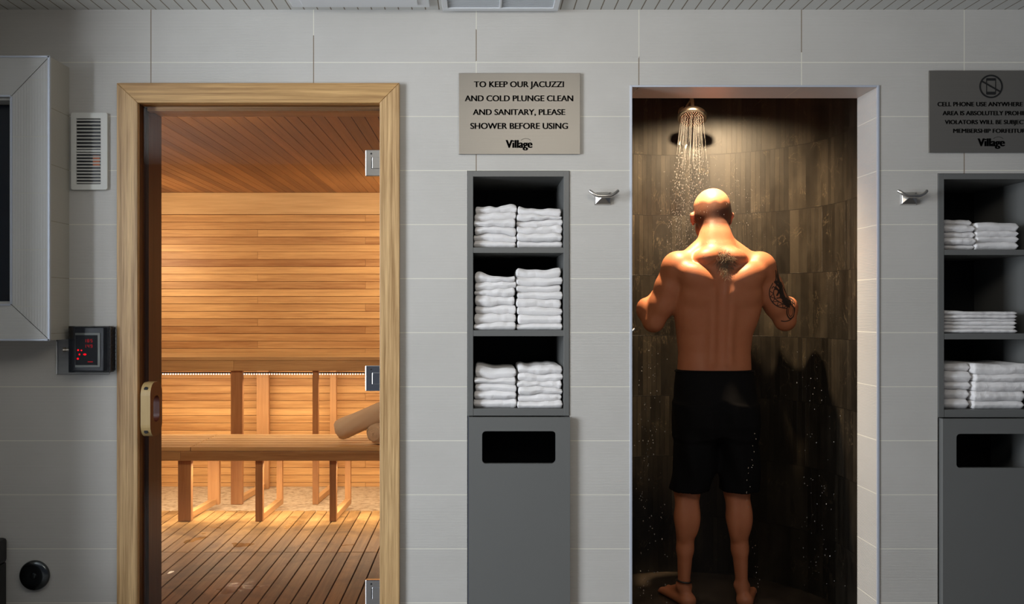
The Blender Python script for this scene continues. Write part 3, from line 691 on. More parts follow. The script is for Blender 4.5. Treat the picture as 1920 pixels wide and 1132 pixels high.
ORD = ['lowest', 'second', 'third', 'fourth', 'fifth', 'sixth', 'seventh', 'eighth', 'ninth', 'tenth']
def fn(seed):
    r = random.Random(seed); P = [(r.uniform(.5, 1) * a, r.uniform(6, 16), r.uniform(0, 6.3)) for a in (1, .8, .5)] + [(r.uniform(.3, .5), r.uniform(30, 60), r.uniform(0, 6.3))]
    return lambda x: sum(a * math.sin(f_ * 2.2 * x + p) for a, f_, p in P)
def towel_stack(x0, x1, zbase, ztop, n, y0, y1, side, shelfname, where, group, seed, wav=.0040, topf=None, fine=1):
    rr = random.Random(seed); hts = [rr.uniform(.8, 1.2) for _ in range(n)]; S = sum(hts); hts = [h / S * (ztop - zbase) for h in hts]
    fb = [lambda x: 0.]
    for i in range(n): fb.append(fn(seed * 31 + i))
    zc = zbase; W = x1 - x0; NX, NY = 56, 22
    for i in range(n):
        lo, hi = zc, zc + hts[i]; f0, f1 = fb[i], fb[i + 1]; jx0 = rr.uniform(-.003, .004); jx1 = rr.uniform(-.005, .003)
        if i == 0: f0 = lambda x: 0.
        yo = rr.uniform(-.008, .008); off = rr.uniform(0, 9); a0, a1 = x0 + jx0 + .002, x1 + jx1 - .002; w0 = wav * min(1, i / 2 + .15); w1 = wav * min(1, (i + 1) / 2 + .2)
        tf = topf if (i == n - 1 and topf) else None
        # ring profile around the slab, in (x,z) for each y station -> closed tube capped with rounded ends
        vs = []; fs = []; NP = 2 * NX; fold = rr.random() < .55; fold_h = rr.uniform(.42, .62)
        for j in range(NY + 1):
            v = j / NY
            # the front end is the rounded fold; sections shrink there
            e0 = 1 - max(0, 1 - v / .10) ; rnd = max(0, 1 - (1 - min(1, v / .05)) ** 2.6) ** (1 / 2.6); rnb = math.sqrt(max(0, 1 - (1 - min(1, (1 - v) / .07)) ** 2))
            sq = (.10 + .90 * rnd) * (.10 + .90 * rnb)
            y = y0 + yo + (y1 - y0) * v
            for k in range(NP):
                if k < NX: u = k / (NX - 1); top = False
                else: u = 1 - (k - NX) / (NX - 1); top = True
                u = .5 - .5 * math.cos(PI * (.5 * u + .5 * (.5 - .5 * math.cos(PI * u)))) if False else u + .09 * math.sin(-2 * PI * u) / PI * 1.6
                x = a0 + (a1 - a0) * u
                zl_ = lo + f0(x) * w0; zh_ = hi + f1(x) * w1 + (tf(u) if tf else 0)
                zl_ = lo + f0(x) * w0
                zm_ = (zl_ + zh_) / 2; hh_ = max(.004, (zh_ - zl_) / 2 - .0002)
                eu = min(u, 1 - u) * (a1 - a0) / max(.005, hh_ * .6); ru = max(0, 1 - (1 - min(1, eu)) ** 2.4) ** (1 / 2.4)
                hz = hh_ * sq * (.25 + .75 * ru)
                z = zm_ + (hz if top else -hz)
                # crease in the front roll of some towels
                nz = .0009 * math.sin(210 * x + off) * math.sin(160 * z + 3 * off) + .0012 * math.sin(47 * x + off * 2 + 20 * z)
                vs.append((x, y + nz + .004 * math.sin(9 * x + off), z))
        for j in range(NY):
            for k in range(NP): fs.append((j*NP + k, j*NP + (k+1) % NP, (j+1)*NP + (k+1) % NP, (j+1)*NP + k))
        for base in (0, NY * NP):
            for k in range(NX - 1): fs.append((base + k, base + k + 1, base + 2*NX - 2 - k, base + 2*NX - 1 - k))
        me = bpy.data.meshes.new('towel'); me.from_pydata(vs, [], fs); me.update()
        bm = bmesh.new(); bm.from_mesh(me); bmesh.ops.remove_doubles(bm, verts=bm.verts, dist=.00005); bmesh.ops.recalc_face_normals(bm, faces=bm.faces); bm.to_mesh(me); bm.free()
        o = link('folded_towel', me, M['towel'], smooth=True)
        pos = ORD[i] if i < n - 1 else 'topmost'
        tag(o, f'{pos} folded white towel, {side} stack, {shelfname} shelf, {where}', 'towel', group)
        zc = hi
W1 = 'cabinet between sauna and shower'; W2 = 'cabinet at right edge'
m1 = X(969)
G = lambda a, b_: f'white towels on the {a} shelf of the {b_}'
A0, A1 = in1[0] + .002, in1[1] - .002
S1 = [Z(464) + .0006, Z(619) + .0006, Z(766) + .0006]
towel_stack(A0, m1, S1[0], Z(386), 6, .012, .30, 'left', 'top', W1, G('top', 'middle cabinet'), 11, topf=lambda u: .011 * math.exp(-((u - .86) / .14) ** 2) - .003 * math.exp(-((u - .5) / .1) ** 2))
towel_stack(m1 + .001, A1, S1[0], Z(390), 6, .014, .30, 'right', 'top', W1, G('top', 'middle cabinet'), 12, topf=lambda u: .006 * math.exp(-((u - .02) / .14) ** 2) + .003 * u)
towel_stack(A0, m1 - .002, S1[1], Z(515), 7, .012, .30, 'left', 'middle', W1, G('middle', 'middle cabinet'), 13, wav=.004, topf=lambda u: .006 * math.exp(-((u - .12) / .14) ** 2) - .004 * math.exp(-((u - .5) / .2) ** 2))
towel_stack(m1 - .001, A1, S1[1], Z(504), 8, .010, .30, 'right', 'middle', W1, G('middle', 'middle cabinet'), 14, wav=.003, topf=lambda u: .007 * u ** 3)
towel_stack(A0, m1, S1[2], Z(690), 5, .012, .30, 'left', 'bottom', W1, G('bottom', 'middle cabinet'), 15, topf=lambda u: .004 * math.cos(u * 2 * PI))
towel_stack(m1 + .001, A1, S1[2], Z(687), 6, .010, .30, 'right', 'bottom', W1, G('bottom', 'middle cabinet'), 16, topf=lambda u: .006 * math.exp(-((u - .1) / .1) ** 2) + .004 * math.exp(-((u - .75) / .1) ** 2))
B0, B1 = in2[0] + .002, in2[1] - .003
S2 = [Z(468) + .0006, Z(625) + .0006, Z(768) + .0006]
m2 = X(1834)
towel_stack(B0, m2, S2[0], Z(411), 5, .02, .30, 'left', 'top', W2, G('top', 'right cabinet'), 21, wav=.002, topf=lambda u: .004 * (1 - u))
towel_stack(m2 + .001, X(1918), S2[0], Z(417), 4, .012, .30, 'right', 'top', W2, G('top', 'right cabinet'), 22, wav=.002, topf=lambda u: .004 * (1 - u))
towel_stack(B0, X(1914), S2[1], Z(584), 6, .012, .30, 'only', 'middle', W2, G('middle', 'right cabinet'), 23, wav=.0010, topf=lambda u: .004 * (1 - u) ** 2 - .001 * math.exp(-((u - .6) / .2) ** 2))
towel_stack(B0, X(1826), S2[2], Z(683), 5, .02, .30, 'left', 'bottom', W2, G('bottom', 'right cabinet'), 24, wav=.002)
towel_stack(X(1828), X(1929), S2[2], Z(683), 5, .006, .28, 'right', 'bottom', W2, G('bottom', 'right cabinet'), 25, wav=.002, topf=lambda u: .003 * u)

# ------------------------------------------------------------------ signs
def text_mesh(s, name, cx, zc, width, cap, yface, bold=.018, parent=None, dups=(0,)):
    def mk(st, off):
        cu = bpy.data.curves.new('t', 'FONT'); cu.body = st; cu.size = 1; cu.offset = off; cu.extrude = 0; cu.resolution_u = 6
        o = bpy.data.objects.new('t', cu); COL.objects.link(o); dg_ = bpy.context.evaluated_depsgraph_get(); dg_.update()
        me = bpy.data.meshes.new_from_object(o.evaluated_get(dg_)); bpy.data.objects.remove(o); return me
    H = mk('H', bold); hz = [v.co.y for v in H.vertices]; h0, h1 = min(hz), max(hz)
    me = mk(s, bold); xs_ = [v.co.x for v in me.vertices]; a, b_ = min(xs_), max(xs_)
    kx = width / (b_ - a); kz = cap / (h1 - h0)
    for v in me.vertices:
        x, y = v.co.x, v.co.y
        v.co = Vector((cx - width / 2 + (x - a) * kx, yface, zc - cap / 2 + (y - h0) * kz))
    bm = bmesh.new()
    for dx_ in dups:
        k0_ = len(bm.verts); bm.from_mesh(me); bm.verts.ensure_lookup_table()
        for v in bm.verts[k0_:]: v.co.x += dx_ * cap
    ex = bmesh.ops.extrude_face_region(bm, geom=bm.faces[:])
    for g in ex['geom']:
        if isinstance(g, bmesh.types.BMVert): g.co.y -= .0008
    bmesh.ops.recalc_face_normals(bm, faces=bm.faces); bm.to_mesh(me); bm.free(); me.name = name; me.materials.clear()
    o = link(name, me, M['ink']); 
    if parent: unparent_offset(o, parent)
    return o
dS = 3.39
def arc_mark(root, px, py, r, y):
    b = MB(); P = []
    for k in range(13):
        a = PI * (.12 + .76 * k / 12); P.append((X(px, dS) + r * math.cos(a), y, Z(py, dS) + r * .62 * math.sin(a)))
    b.tube(P, .0005, 6); b.build('logo_arc', M['ink'], root)
def sign(x0, x1, z0, z1, label, rows, vill):
    root = empty('wall_sign', ((x0 + x1) / 2, 0, z0), label, 'sign', None)
    b = MB(); b.box(x0, x1, -.010, -.0045, z0, z1, bev=.0008); b.build('plate', M['sign'], root)
    for xx in (x0 + .03, x1 - .05):
        b = MB(); b.box(xx, xx + .02, -.0044, -.0003, z0 + .03, z1 - .03); b.build('mounting_pad', M['white'], root)
    for s, pa, pb, ya, yb in rows:
        text_mesh(s, 'lettering', X((pa + pb) / 2, dS), Z((ya + yb) / 2, dS), X(pb, dS) - X(pa, dS), Z(ya, dS) - Z(yb, dS), -.0102, .0, root, (-.055, -.028, 0, .028, .055))
    pa, pb, ya, yb = vill
    text_mesh('Village', 'logo_lettering', X((pa + pb) / 2, dS), Z((ya + yb) / 2, dS), X(pb, dS) - X(pa, dS), Z(ya, dS) - Z(yb, dS), -.0102, .0, root, (-.075, -.045, -.015, .015, .045, .075))
    arc_mark(root, pa + (pb - pa) * .76, ya + 3.2, (X(pb, dS) - X(pa, dS)) * .20, -.0115)
    return root
sign(X(860, dS), X(1088, dS), Z(289, dS), Z(137, dS), 'brushed steel sign with black lettering about showering, above the middle towel cabinet',
     [('TO KEEP OUR JACUZZI', 889, 1057, 152.6, 163.4), ('AND COLD PLUNGE CLEAN', 872, 1074.4, 179, 189.7), ('AND SANITARY, PLEASE', 887, 1059.4, 204.8, 215.4), ('SHOWER BEFORE USING', 882.3, 1064.5, 230.6, 241.6)],
     (949, 997.5, 262.5, 277))
rs_ = sign(X(1742, dS), X(1974, dS), Z(286, dS), Z(132, dS), 'darker steel sign with a crossed-out phone symbol, above the right towel cabinet',
     [('CELL PHONE USE ANYWHERE IN THIS', 1758, 1960, 191.3, 199.2), ('AREA IS ABSOLUTELY PROHIBITED', 1767.6, 1949, 208.2, 216), ('VIOLATORS WILL BE SUBJECT TO', 1771.6, 1945, 225, 232.6), ('MEMBERSHIP FORFEITURE', 1787.4, 1929, 241.5, 249)],
     (1833.7, 1883, 259.5, 274))
# crossed-out phone
icx, icz, ir = X(1858, dS), Z(162, dS), 22 / F * dS
b = MB(); n = 48
ring_o = [(icx + ir * math.cos(2*PI*k/n), icz + ir * math.sin(2*PI*k/n)) for k in range(n)]; ring_i = [(icx + ir * .87 * math.cos(2*PI*k/n), icz + ir * .87 * math.sin(2*PI*k/n)) for k in range(n)]
b.plate_hole(ring_o, ring_i, -.0112, -.0101)
pw, phh = 9.2 / F * dS, 15.5 / F * dS
b.plate_hole(rrect(icx - pw, icx + pw, icz - phh, icz + phh, .004, 4), rrect(icx - pw * .84, icx + pw * .84, icz - phh * .64, icz + phh * .70, .001, 4), -.0111, -.0101)
b.add(*prism([(icx - ir * .86, icz + ir * .42), (icx - ir * .80, icz + ir * .53), (icx + ir * .86, icz - ir * .42), (icx + ir * .80, icz - ir * .53)], -.0114, -.0101))
b.build('phone_symbol', M['ink'], rs_)

# ------------------------------------------------------------------ robe hooks
def hook(px, label, grp='metal double robe hooks on the tiles'):
    x = X(px, 3.38); z = Z(370, 3.38); root = empty('robe_hook', (x, 0, z - .03), label, 'hook', grp)
    w_, h_ = .031, .034
    b = MB(); b.add([(x - w_, -.0005, z - .026), (x + w_, -.0005, z - .026), (x + w_, -.0005, z + .022), (x - w_, -.0005, z + .022),
                     (x - w_ + .004, -.012, z - .023), (x + w_ - .004, -.012, z - .023), (x + w_ - .004, -.012, z + .019), (x - w_ + .004, -.012, z + .019), (x, -.028, z + .004)],
                    [(0, 3, 2, 1), (0, 1, 5, 4), (1, 2, 6, 5), (2, 3, 7, 6), (3, 0, 4, 7), (4, 5, 8), (5, 6, 8), (6, 7, 8), (7, 4, 8)])
    b.build('base', M['satin'], root, bevel=.0012)
    b = MB(); P = []
    for k in range(17):
        t_ = -1 + 2 * k / 16; P.append((x + t_ * .052, -.036 - .012 * (1 - t_ * t_) ** .5 if abs(t_) < 1 else -.036, z + .002 + .020 * max(0, abs(t_) - .35) ** 1.6 / .65 ** 1.6))
    b.tube(P, [.0072 - .0014 * abs(-1 + 2 * k / 16) for k in range(17)], 12); b.tube([(x, -.024, z + .004), (x, -.044, z + .003)], .007, 12); b.build('double_arm', M['satin'], root)
hook(1131, 'metal double robe hook just left of the shower opening')
hook(1707, 'metal double robe hook just right of the shower opening')

# ------------------------------------------------------------------ ceiling fittings
root = empty('ceiling_panel', (X(675), -.30, ZC), 'flat white access panel on the ceiling above the sauna side', 'ceiling panel')
b = MB(); b.box(X(548, 3.33), X(806, 3.33), -.60, -.062, ZC - .012, ZC - .0005, bev=.002); b.build('panel', M['ceilwhite'], root)
b = MB(); b.box(X(570, 3.33), X(785, 3.33), -.56, -.10, ZC - .018, ZC - .0125, bev=.002); b.build('inner_lid', M['ceilwhite'], root)
root = empty('ceiling_grille', (X(937), -.2, ZC), 'white louvred air grille on the ceiling above the shower sign', 'vent')
gx_a, gx_b, gy_a, gy_b = X(830, 3.37), X(1046, 3.37), -.47, -.028
b = MB()
b.box(gx_a, gx_b, gy_b - .028, gy_b, ZC - .014, ZC - .0005); b.box(gx_a, gx_b, gy_a, gy_a + .028, ZC - .014, ZC - .0005)
b.box(gx_a, gx_a + .02, gy_a + .028, gy_b - .028, ZC - .014, ZC - .0005); b.box(gx_b - .02, gx_b, gy_a + .028, gy_b - .028, ZC - .014, ZC - .0005); b.box((gx_a + gx_b)/2 - .004, (gx_a + gx_b)/2 + .004, gy_a + .028, gy_b - .028, ZC - .013, ZC - .0005)
b.build('frame', M['ceilwhite'], root, bevel=.001)
for k in range(28):
    y = gy_a + .034 + k * (gy_b - gy_a - .068) / 27
    b = MB(); b.add([(gx_a + .02, y - .004, ZC - .012), (gx_b - .02, y - .004, ZC - .012), (gx_b - .02, y + .003, ZC - .002), (gx_a + .02, y + .003, ZC - .002), (gx_a + .02, y - .0025, ZC - .012), (gx_b - .02, y - .0025, ZC - .012), (gx_b - .02, y + .0045, ZC - .002), (gx_a + .02, y + .0045, ZC - .002)],
                    [(0, 1, 2, 3), (4, 7, 6, 5), (0, 4, 5, 1), (2, 6, 7, 3), (0, 3, 7, 4), (1, 5, 6, 2)]); b.build('louvre', M['ceilwhite'], root)

# ------------------------------------------------------------------ shower fittings
shd = 4.40; P0 = Vector((X(1298, shd), shd - D0, Z(219, shd)))
root = empty('rain_shower', P0, 'round metal rain shower head on a short arm, water running', 'shower')
Rm = Matrix.Rotation(math.radians(-7), 4, 'Y') @ Matrix.Rotation(math.radians(-22), 4, 'X')
Rm = Matrix.Translation(P0) @ Matrix.Rotation(math.radians(9), 4, 'Y') @ Matrix.Rotation(math.radians(-27), 4, 'X')
b = MB(); b.lathe([(.058, -.012), (.066, -.012), (.069, -.008), (.069, .006), (.064, .013), (.045, .022), (.022, .030), (.014, .036), (.013, .048), (.009, .05)], Rm, 56); b.build('head', M['nickel'], root)
b = MB(); b.lathe([(.0575, -.0145), (.0578, -.0122)], Rm, 48); b.build('face_plate', plain('dark_rubber', (.014, .009, .007), .6), root)
b = MB()
nozz = []
for ri, cnt in ((.012, 6), (.022, 12), (.032, 18), (.042, 24), (.052, 32)):
    for k in range(cnt):
        a = 2 * PI * k / cnt + ri * 40; nozz.append((ri * math.cos(a), ri * math.sin(a)))
for (nx_, ny_) in nozz: b.lathe([(.0012, -.0175), (.0019, -.0146)], Rm @ Matrix.Translation((nx_, ny_, 0)), 8)
b.build('nozzles', plain('pale_nozzle', (.20, .11, .08), .5), root)
top = Rm @ Vector((0, 0, .05)); wy = SCY + math.sqrt(SR ** 2 - (X(1285, 4.58) - SCX) ** 2)
fl = Vector((X(1283, 4.58), wy - .001, Z(209, 4.58)))
b = MB(); pts_ = [fl, fl + Vector((0, -.05, .012)), top + Vector((0, .06, .055)), top + Vector((0, .02, .05)), top + Vector((0, .004, .02)), top]
# smooth the arm with a Catmull pass
sm_ = []
for i in range(len(pts_) - 1):
    p0, p1, p2, p3 = pts_[max(i-1, 0)], pts_[i], pts_[i+1], pts_[min(i+2, len(pts_)-1)]
    for q_ in range(6):
        t_ = q_ / 6; sm_.append(.5 * ((2*p1) + (p2 - p0)*t_ + (2*p0 - 5*p1 + 4*p2 - p3)*t_*t_ + (3*p1 - p0 - 3*p2 + p3)*t_**3))
sm_.append(pts_[-1]); b.tube(sm_, .0095, 16); b.build('arm', M['nickel'], root)
b = MB(); b.lathe([(.027, 0), (.030, .004), (.028, .010), (.014, .016), (.012, .02)], Matrix.Translation(fl) @ Matrix.Rotation(PI/2, 4, 'X'), 40); b.build('flange', M['nickel'], root)
# lever of the shower mixer peeping at the left edge
dv_ = 4.0; root = empty('shower_mixer', (SCX - SR + .12, SCY + .15, 1.2), 'metal shower mixer lever at the left edge of the shower', 'shower mixer')
yv = .60; xl = SCX - SR
b = MB(); b.lathe([(.05, 0), (.052, .004), (.045, .012), (.022, .018), (.020, .05)], Matrix.Translation((xl + .001, yv, 1.175)) @ Matrix.Rotation(PI/2, 4, 'Y'), 40); b.build('mixer_body', M['chrome'], root)
tip = Vector((X(1190, 4.02), .62, Z(616, 4.02)))
b = MB(); b.tube([(xl + .045, yv, 1.172), tip + Vector((-.04, 0, -.035)), tip], [.008, .006, .005], 12); b.build('lever', M['chrome'], root)
# niche accent on right wall (small dark hook bracket)
# recessed downlight
LX, LY = 0.95, .66
root = empty('downlight', (LX, LY, SH), 'recessed warm downlight in the shower ceiling', 'ceiling light')
b = MB(); b.lathe([(.05, -.006), (.055, -.004), (.055, -.0005)], Matrix.Translation((LX, LY, SH)), 40); b.build('trim_ring', M['white'], root)
b = MB(); b.lathe([(.034, -.0085), (.036, -.0065)], Matrix.Translation((LX, LY, SH)), 32); b.build('lens', M['lamp_face'], root)
l = bpy.data.lights.new('downlight_spot', 'SPOT'); l.energy = 245; l.color = (1, .73, .44); l.shadow_soft_size = .022; l.spot_size = math.radians(130); l.spot_blend = 1.0
o = bpy.data.objects.new('downlight_spot', l); COL.objects.link(o); o.location = (LX, LY, SH - .02)
o.rotation_euler = (Vector((1.05, .98, 1.2)) - o.location).to_track_quat('-Z', 'Y').to_euler()

# ------------------------------------------------------------------ WATER
def ico(b, p, r, st=1.0, n=1):
    bm = bmesh.new(); bmesh.ops.create_icosphere(bm, subdivisions=n, radius=r)
    b.bm(bm, sm=True, mat=Matrix.Translation(p) @ Matrix.Diagonal((1, 1, st, 1)))
b = MB(); nrm_ = (Rm.to_3x3() @ Vector((0, 0, -1))).normalized(); rr = random.Random(5)
for (nx_, ny_) in nozz:
    if rr.random() < .45: continue
    p = Rm @ Vector((nx_, ny_, -.0175)); v = (nrm_ * 1.5 + Vector((nx_ * 5.0 * (1 if nx_ > 0 else .5), ny_ * 4.0, 0)) + Vector((-.05, 0, -.3))); path = []
    tt = 0
    L0 = rr.uniform(.12, .26)
    while True:
        q_ = p + v * tt + Vector((0, 0, -4.9 * tt * tt)); dist = (q_ - p).length
        if q_.z < 1.30: break
        # stop at the head
        if (Vector(((q_.x - 1.06) / .10, (q_.y - .82) / .12, (q_.z - 1.76) / .12)).length < 1): break
        if dist < L0: path.append(q_)
        else:
            if rr.random() < .6: ico(b, q_ + Vector((rr.gauss(0, .004 * dist / .2), rr.gauss(0, .004), 0)), rr.uniform(.0006, .0013), rr.uniform(1, 3.5))
        tt += .0052
        if dist > .75: break
    if len(path) > 1: b.tube(path, .00025, 5)
b.v and tag(b.build('water_spray', M['water']), 'spray of shower water falling from the shower head', 'water', None, 'stuff')
b = MB(); rr = random.Random(9)
# drops splashing off the head, and dripping from the elbows and round the body
for _ in range(420):
    a = rr.uniform(0, 2 * PI); r_ = rr.uniform(.10, .22) ; zz = rr.uniform(1.55, 1.95)
    x = 1.06 + r_ * math.cos(a) * 1.1; y = .80 + r_ * math.sin(a) * .9
    if x < .60 or y > 1.1: continue
    ico(b, (x, y, zz), rr.uniform(.0005, .0013), rr.uniform(1, 2))
for _ in range(130):
    zz = rr.uniform(.05, 1.15); x = rr.gauss(.735 + .02 * math.sin(zz * 8), .022 + .03 * (1.15 - zz)); y = rr.gauss(.62, .06)
    if (x - SCX) ** 2 + (max(y, SCY) - SCY) ** 2 > .56 ** 2: continue
    ico(b, (x, y, zz), rr.uniform(.0010, .0028), rr.uniform(1, 1.8))
for _ in range(90):
    zz = rr.uniform(.1, 1.15); x = rr.gauss(1.42 + .06 * (1.15 - zz), .04); y = rr.gauss(.60, .08)
    if (x - SCX) ** 2 + (max(y, SCY) - SCY) ** 2 > .56 ** 2: continue
    ico(b, (x, y, zz), rr.uniform(.0008, .0022), rr.uniform(1, 1.8))
for _ in range(26):
    zz = rr.uniform(.1, .85); ico(b, (1.165 + .02 * math.sin(zz * 9) + rr.gauss(0, .006), .52 + rr.gauss(0, .01), zz), rr.uniform(.001, .002), 1.6)
tag(b.build('water_drops', M['water']), 'loose water drops splashing and dripping around the showering man', 'water', None, 'stuff')

# ------------------------------------------------------------------ PERSON (one continuous surface grown from a distance field)
class Field:
    def __init__(s, lo, hi, h):
        s.lo = np.array(lo, float); s.h = h; s.n = np.ceil((np.array(hi) - s.lo) / h).astype(int) + 1
        s.ax = [(s.lo[i] + h * np.arange(s.n[i])).astype(np.float32) for i in range(3)]
        s.F = np.full(tuple(s.n), 1.0, np.float32)
    def sl(s, a, b):
        i0 = np.maximum(0, np.floor((np.array(a) - s.lo) / s.h).astype(int)); i1 = np.minimum(s.n, np.ceil((np.array(b) - s.lo) / s.h).astype(int) + 1)
        S = tuple(slice(int(p), int(max(p, q))) for p, q in zip(i0, i1))
        g = (s.ax[0][S[0]][:, None, None], s.ax[1][S[1]][None, :, None], s.ax[2][S[2]][None, None, :]); return S, g
    def put(s, S, d, k, sub=False):
        a = s.F[S]
        if sub:
            d = -d; hh = np.maximum(k - np.abs(a - d), 0) / k if k else 0; s.F[S] = np.maximum(a, d) + (hh * hh * k / 4)
        else:
            hh = np.maximum(k - np.abs(a - d), 0) / k; s.F[S] = np.minimum(a, d) - hh * hh * k / 4
    def cap(s, a, b, ra, rb, k=.02, sub=False, flat=None):
        a = np.array(a, float); b = np.array(b, float); m = max(ra, rb) + k + .02
        S, (x, y, z) = s.sl(np.minimum(a, b) - m, np.maximum(a, b) + m); d = b - a; L2 = (d ** 2).sum()
        t = np.clip(((x - a[0]) * d[0] + (y - a[1]) * d[1] + (z - a[2]) * d[2]) / L2, 0, 1)
        q = np.sqrt((x - a[0] - t * d[0]) ** 2 + (y - a[1] - t * d[1]) ** 2 + (z - a[2] - t * d[2]) ** 2) - (ra + (rb - ra) * t)
        s.put(S, q, k, sub)
    def chain(s, pts, rs, k=.015):
        for i in range(len(pts) - 1): s.cap(pts[i], pts[i+1], rs[i], rs[i+1], k)
    def ell(s, c, r, rot=(0, 0, 0), k=.02, sub=False):
        c = np.array(c, float); r = np.array(r, float); m = r.max() + k + .02
        S, (x, y, z) = s.sl(c - m, c + m)
        R = np.array((Matrix.Rotation(rot[2], 3, 'Z') @ Matrix.Rotation(rot[1], 3, 'Y') @ Matrix.Rotation(rot[0], 3, 'X')).transposed())
        X_, Y_, Z_ = x - c[0], y - c[1], z - c[2]
        p = [R[i][0] * X_ + R[i][1] * Y_ + R[i][2] * Z_ for i in range(3)]
        k0 = np.sqrt((p[0]/r[0])**2 + (p[1]/r[1])**2 + (p[2]/r[2])**2); k1 = np.sqrt((p[0]/r[0]**2)**2 + (p[1]/r[1]**2)**2 + (p[2]/r[2]**2)**2)
        s.put(S, k0 * (k0 - 1) / np.maximum(k1, 1e-6), k, sub)
    def loft(s, prof, k=.02, pw=2.3, sub=False, warp=None):
        """prof rows: z, cx, cy, hw, hd"""
        P = np.array(prof); S, (x, y, z) = s.sl((P[:, 1].min() - P[:, 3].max() - .06, P[:, 2].min() - P[:, 4].max() - .06, P[0, 0] - .03), (P[:, 1].max() + P[:, 3].max() + .06, P[:, 2].max() + P[:, 4].max() + .06, P[-1, 0] + .03))
        zz = np.clip(z, P[0, 0], P[-1, 0])
        # smooth interpolation
        I = [np.interp(zz, P[:, 0], P[:, j]) for j in range(1, 5)]
        if warp is not None: w_ = warp(x, y, z)
        else: w_ = 0
        ex = np.abs((x - I[0]) / I[2]) ** pw + np.abs((y - I[1]) / I[3]) ** pw
        d = (ex ** (1 / pw) - 1) * np.minimum(I[2], I[3]) + w_
        d = np.maximum(d, np.maximum(P[0, 0] - z, z - P[-1, 0]))
        s.put(S, d.astype(np.float32), k, sub)
    def mesh(s):
        F_ = s.F; h = s.h; ins = F_ < 0
        c = np.zeros(tuple(np.array(F_.shape) - 1), np.int8)
        for dx in (0, 1):
            for dy in (0, 1):
                for dz in (0, 1): c += ins[dx:ins.shape[0]-1+dx, dy:ins.shape[1]-1+dy, dz:ins.shape[2]-1+dz]
        act = (c > 0) & (c < 8); idx = -np.ones(c.shape, np.int64); ijk = np.argwhere(act); idx[act] = np.arange(len(ijk))
        acc = np.zeros((len(ijk), 3)); cnt = np.zeros(len(ijk)); i, j, k = ijk.T
        for ax_ in range(3):
            o1, o2 = [q for q in range(3) if q != ax_]
            for a in (0, 1):
                for b_ in (0, 1):
                    p = [i.copy(), j.copy(), k.copy()]; p[o1] += a; p[o2] += b_; q = [v.copy() for v in p]; q[ax_] += 1
                    fa = F_[p[0], p[1], p[2]]; fb_ = F_[q[0], q[1], q[2]]; m = (fa < 0) != (fb_ < 0)
                    t = fa / np.where(fa == fb_, 1, fa - fb_); pos = np.stack(p, 1).astype(float); pos[:, ax_] += t
                    acc[m] += pos[m]; cnt[m] += 1
        V = s.lo + acc / cnt[:, None] * h; Q = []
        for ax_ in range(3):
            o1, o2 = (ax_ + 1) % 3, (ax_ + 2) % 3
            sl0 = [slice(None)] * 3; sl1 = [slice(None)] * 3; sl0[ax_] = slice(0, -1); sl1[ax_] = slice(1, None)
            a = ins[tuple(sl0)]; b_ = ins[tuple(sl1)]; e = np.argwhere(a != b_); fl_ = a[tuple(e.T)]
            ok = (e[:, o1] > 0) & (e[:, o2] > 0) & (e[:, o1] < F_.shape[o1]-1) & (e[:, o2] < F_.shape[o2]-1); e = e[ok]; fl_ = fl_[ok]
            def at(d1, d2):
                q = e.copy(); q[:, o1] += d1; q[:, o2] += d2; return idx[tuple(q.T)]
            q = np.stack([at(-1, -1), at(0, -1), at(0, 0), at(-1, 0)], 1); q[~fl_] = q[~fl_][:, ::-1]; Q.append(q)
        return V, np.concatenate(Q)

def MP(px, py, d): return (X(px, d), d - D0, Z(py, d))
B = Field((.66, .44, -.012), (1.50, 1.10, 1.92), .005)
BX = 1.062
# torso
B.loft([(.78, 1.052, .72, .10, .09), (.82, 1.052, .72, .158, .105), (.95, 1.052, .72, .164, .108), (1.04, 1.053, .722, .163, .102), (1.12, 1.054, .725, .160, .096), (1.20, 1.054, .725, .169, .098),
        (1.30, 1.058, .722, .182, .110), (1.37, 1.062, .72, .192, .118), (1.44, 1.064, .72, .190, .118), (1.50, 1.066, .72, .170, .100), (1.545, 1.066, .722, .115, .075), (1.58, 1.064, .73, .06, .055)], .02, 2.25)
for sg in (-1, 1):
    # lats
    B.ell((BX + sg * .138, .695, 1.34), (.052, .062, .13), (0, sg * .16, 0), .035)
    # traps: neck to shoulder and mid back
    B.cap((BX + sg * .02, .745, 1.622), (BX + sg * .128, .70, 1.532), .044, .044, .025)
    B.ell((BX + sg * .062, .650, 1.535), (.058, .046, .044), (0, sg * .3, 0), .018)
    # shoulder blades and rear deltoid, infraspinatus
    B.ell((BX + sg * .120, .628, 1.455), (.080, .052, .056), (0, -sg * .45, sg * .15), .016)
    B.ell((BX + sg * .098, .634, 1.40), (.072, .036, .062), (0, sg * .5, 0), .035)
    # erector columns
    B.cap((BX - .006 + sg * .034, .634, 1.08), (BX + sg * .034, .618, 1.38),   .010, .009, .04)
    # glute, hip
    B.ell((1.052 + sg * .078, .662, .87), (.075, .070, .085), k=.03)
    # chest in front
    B.ell((BX + sg * .085, .815, 1.40), (.085, .045, .065), k=.03)
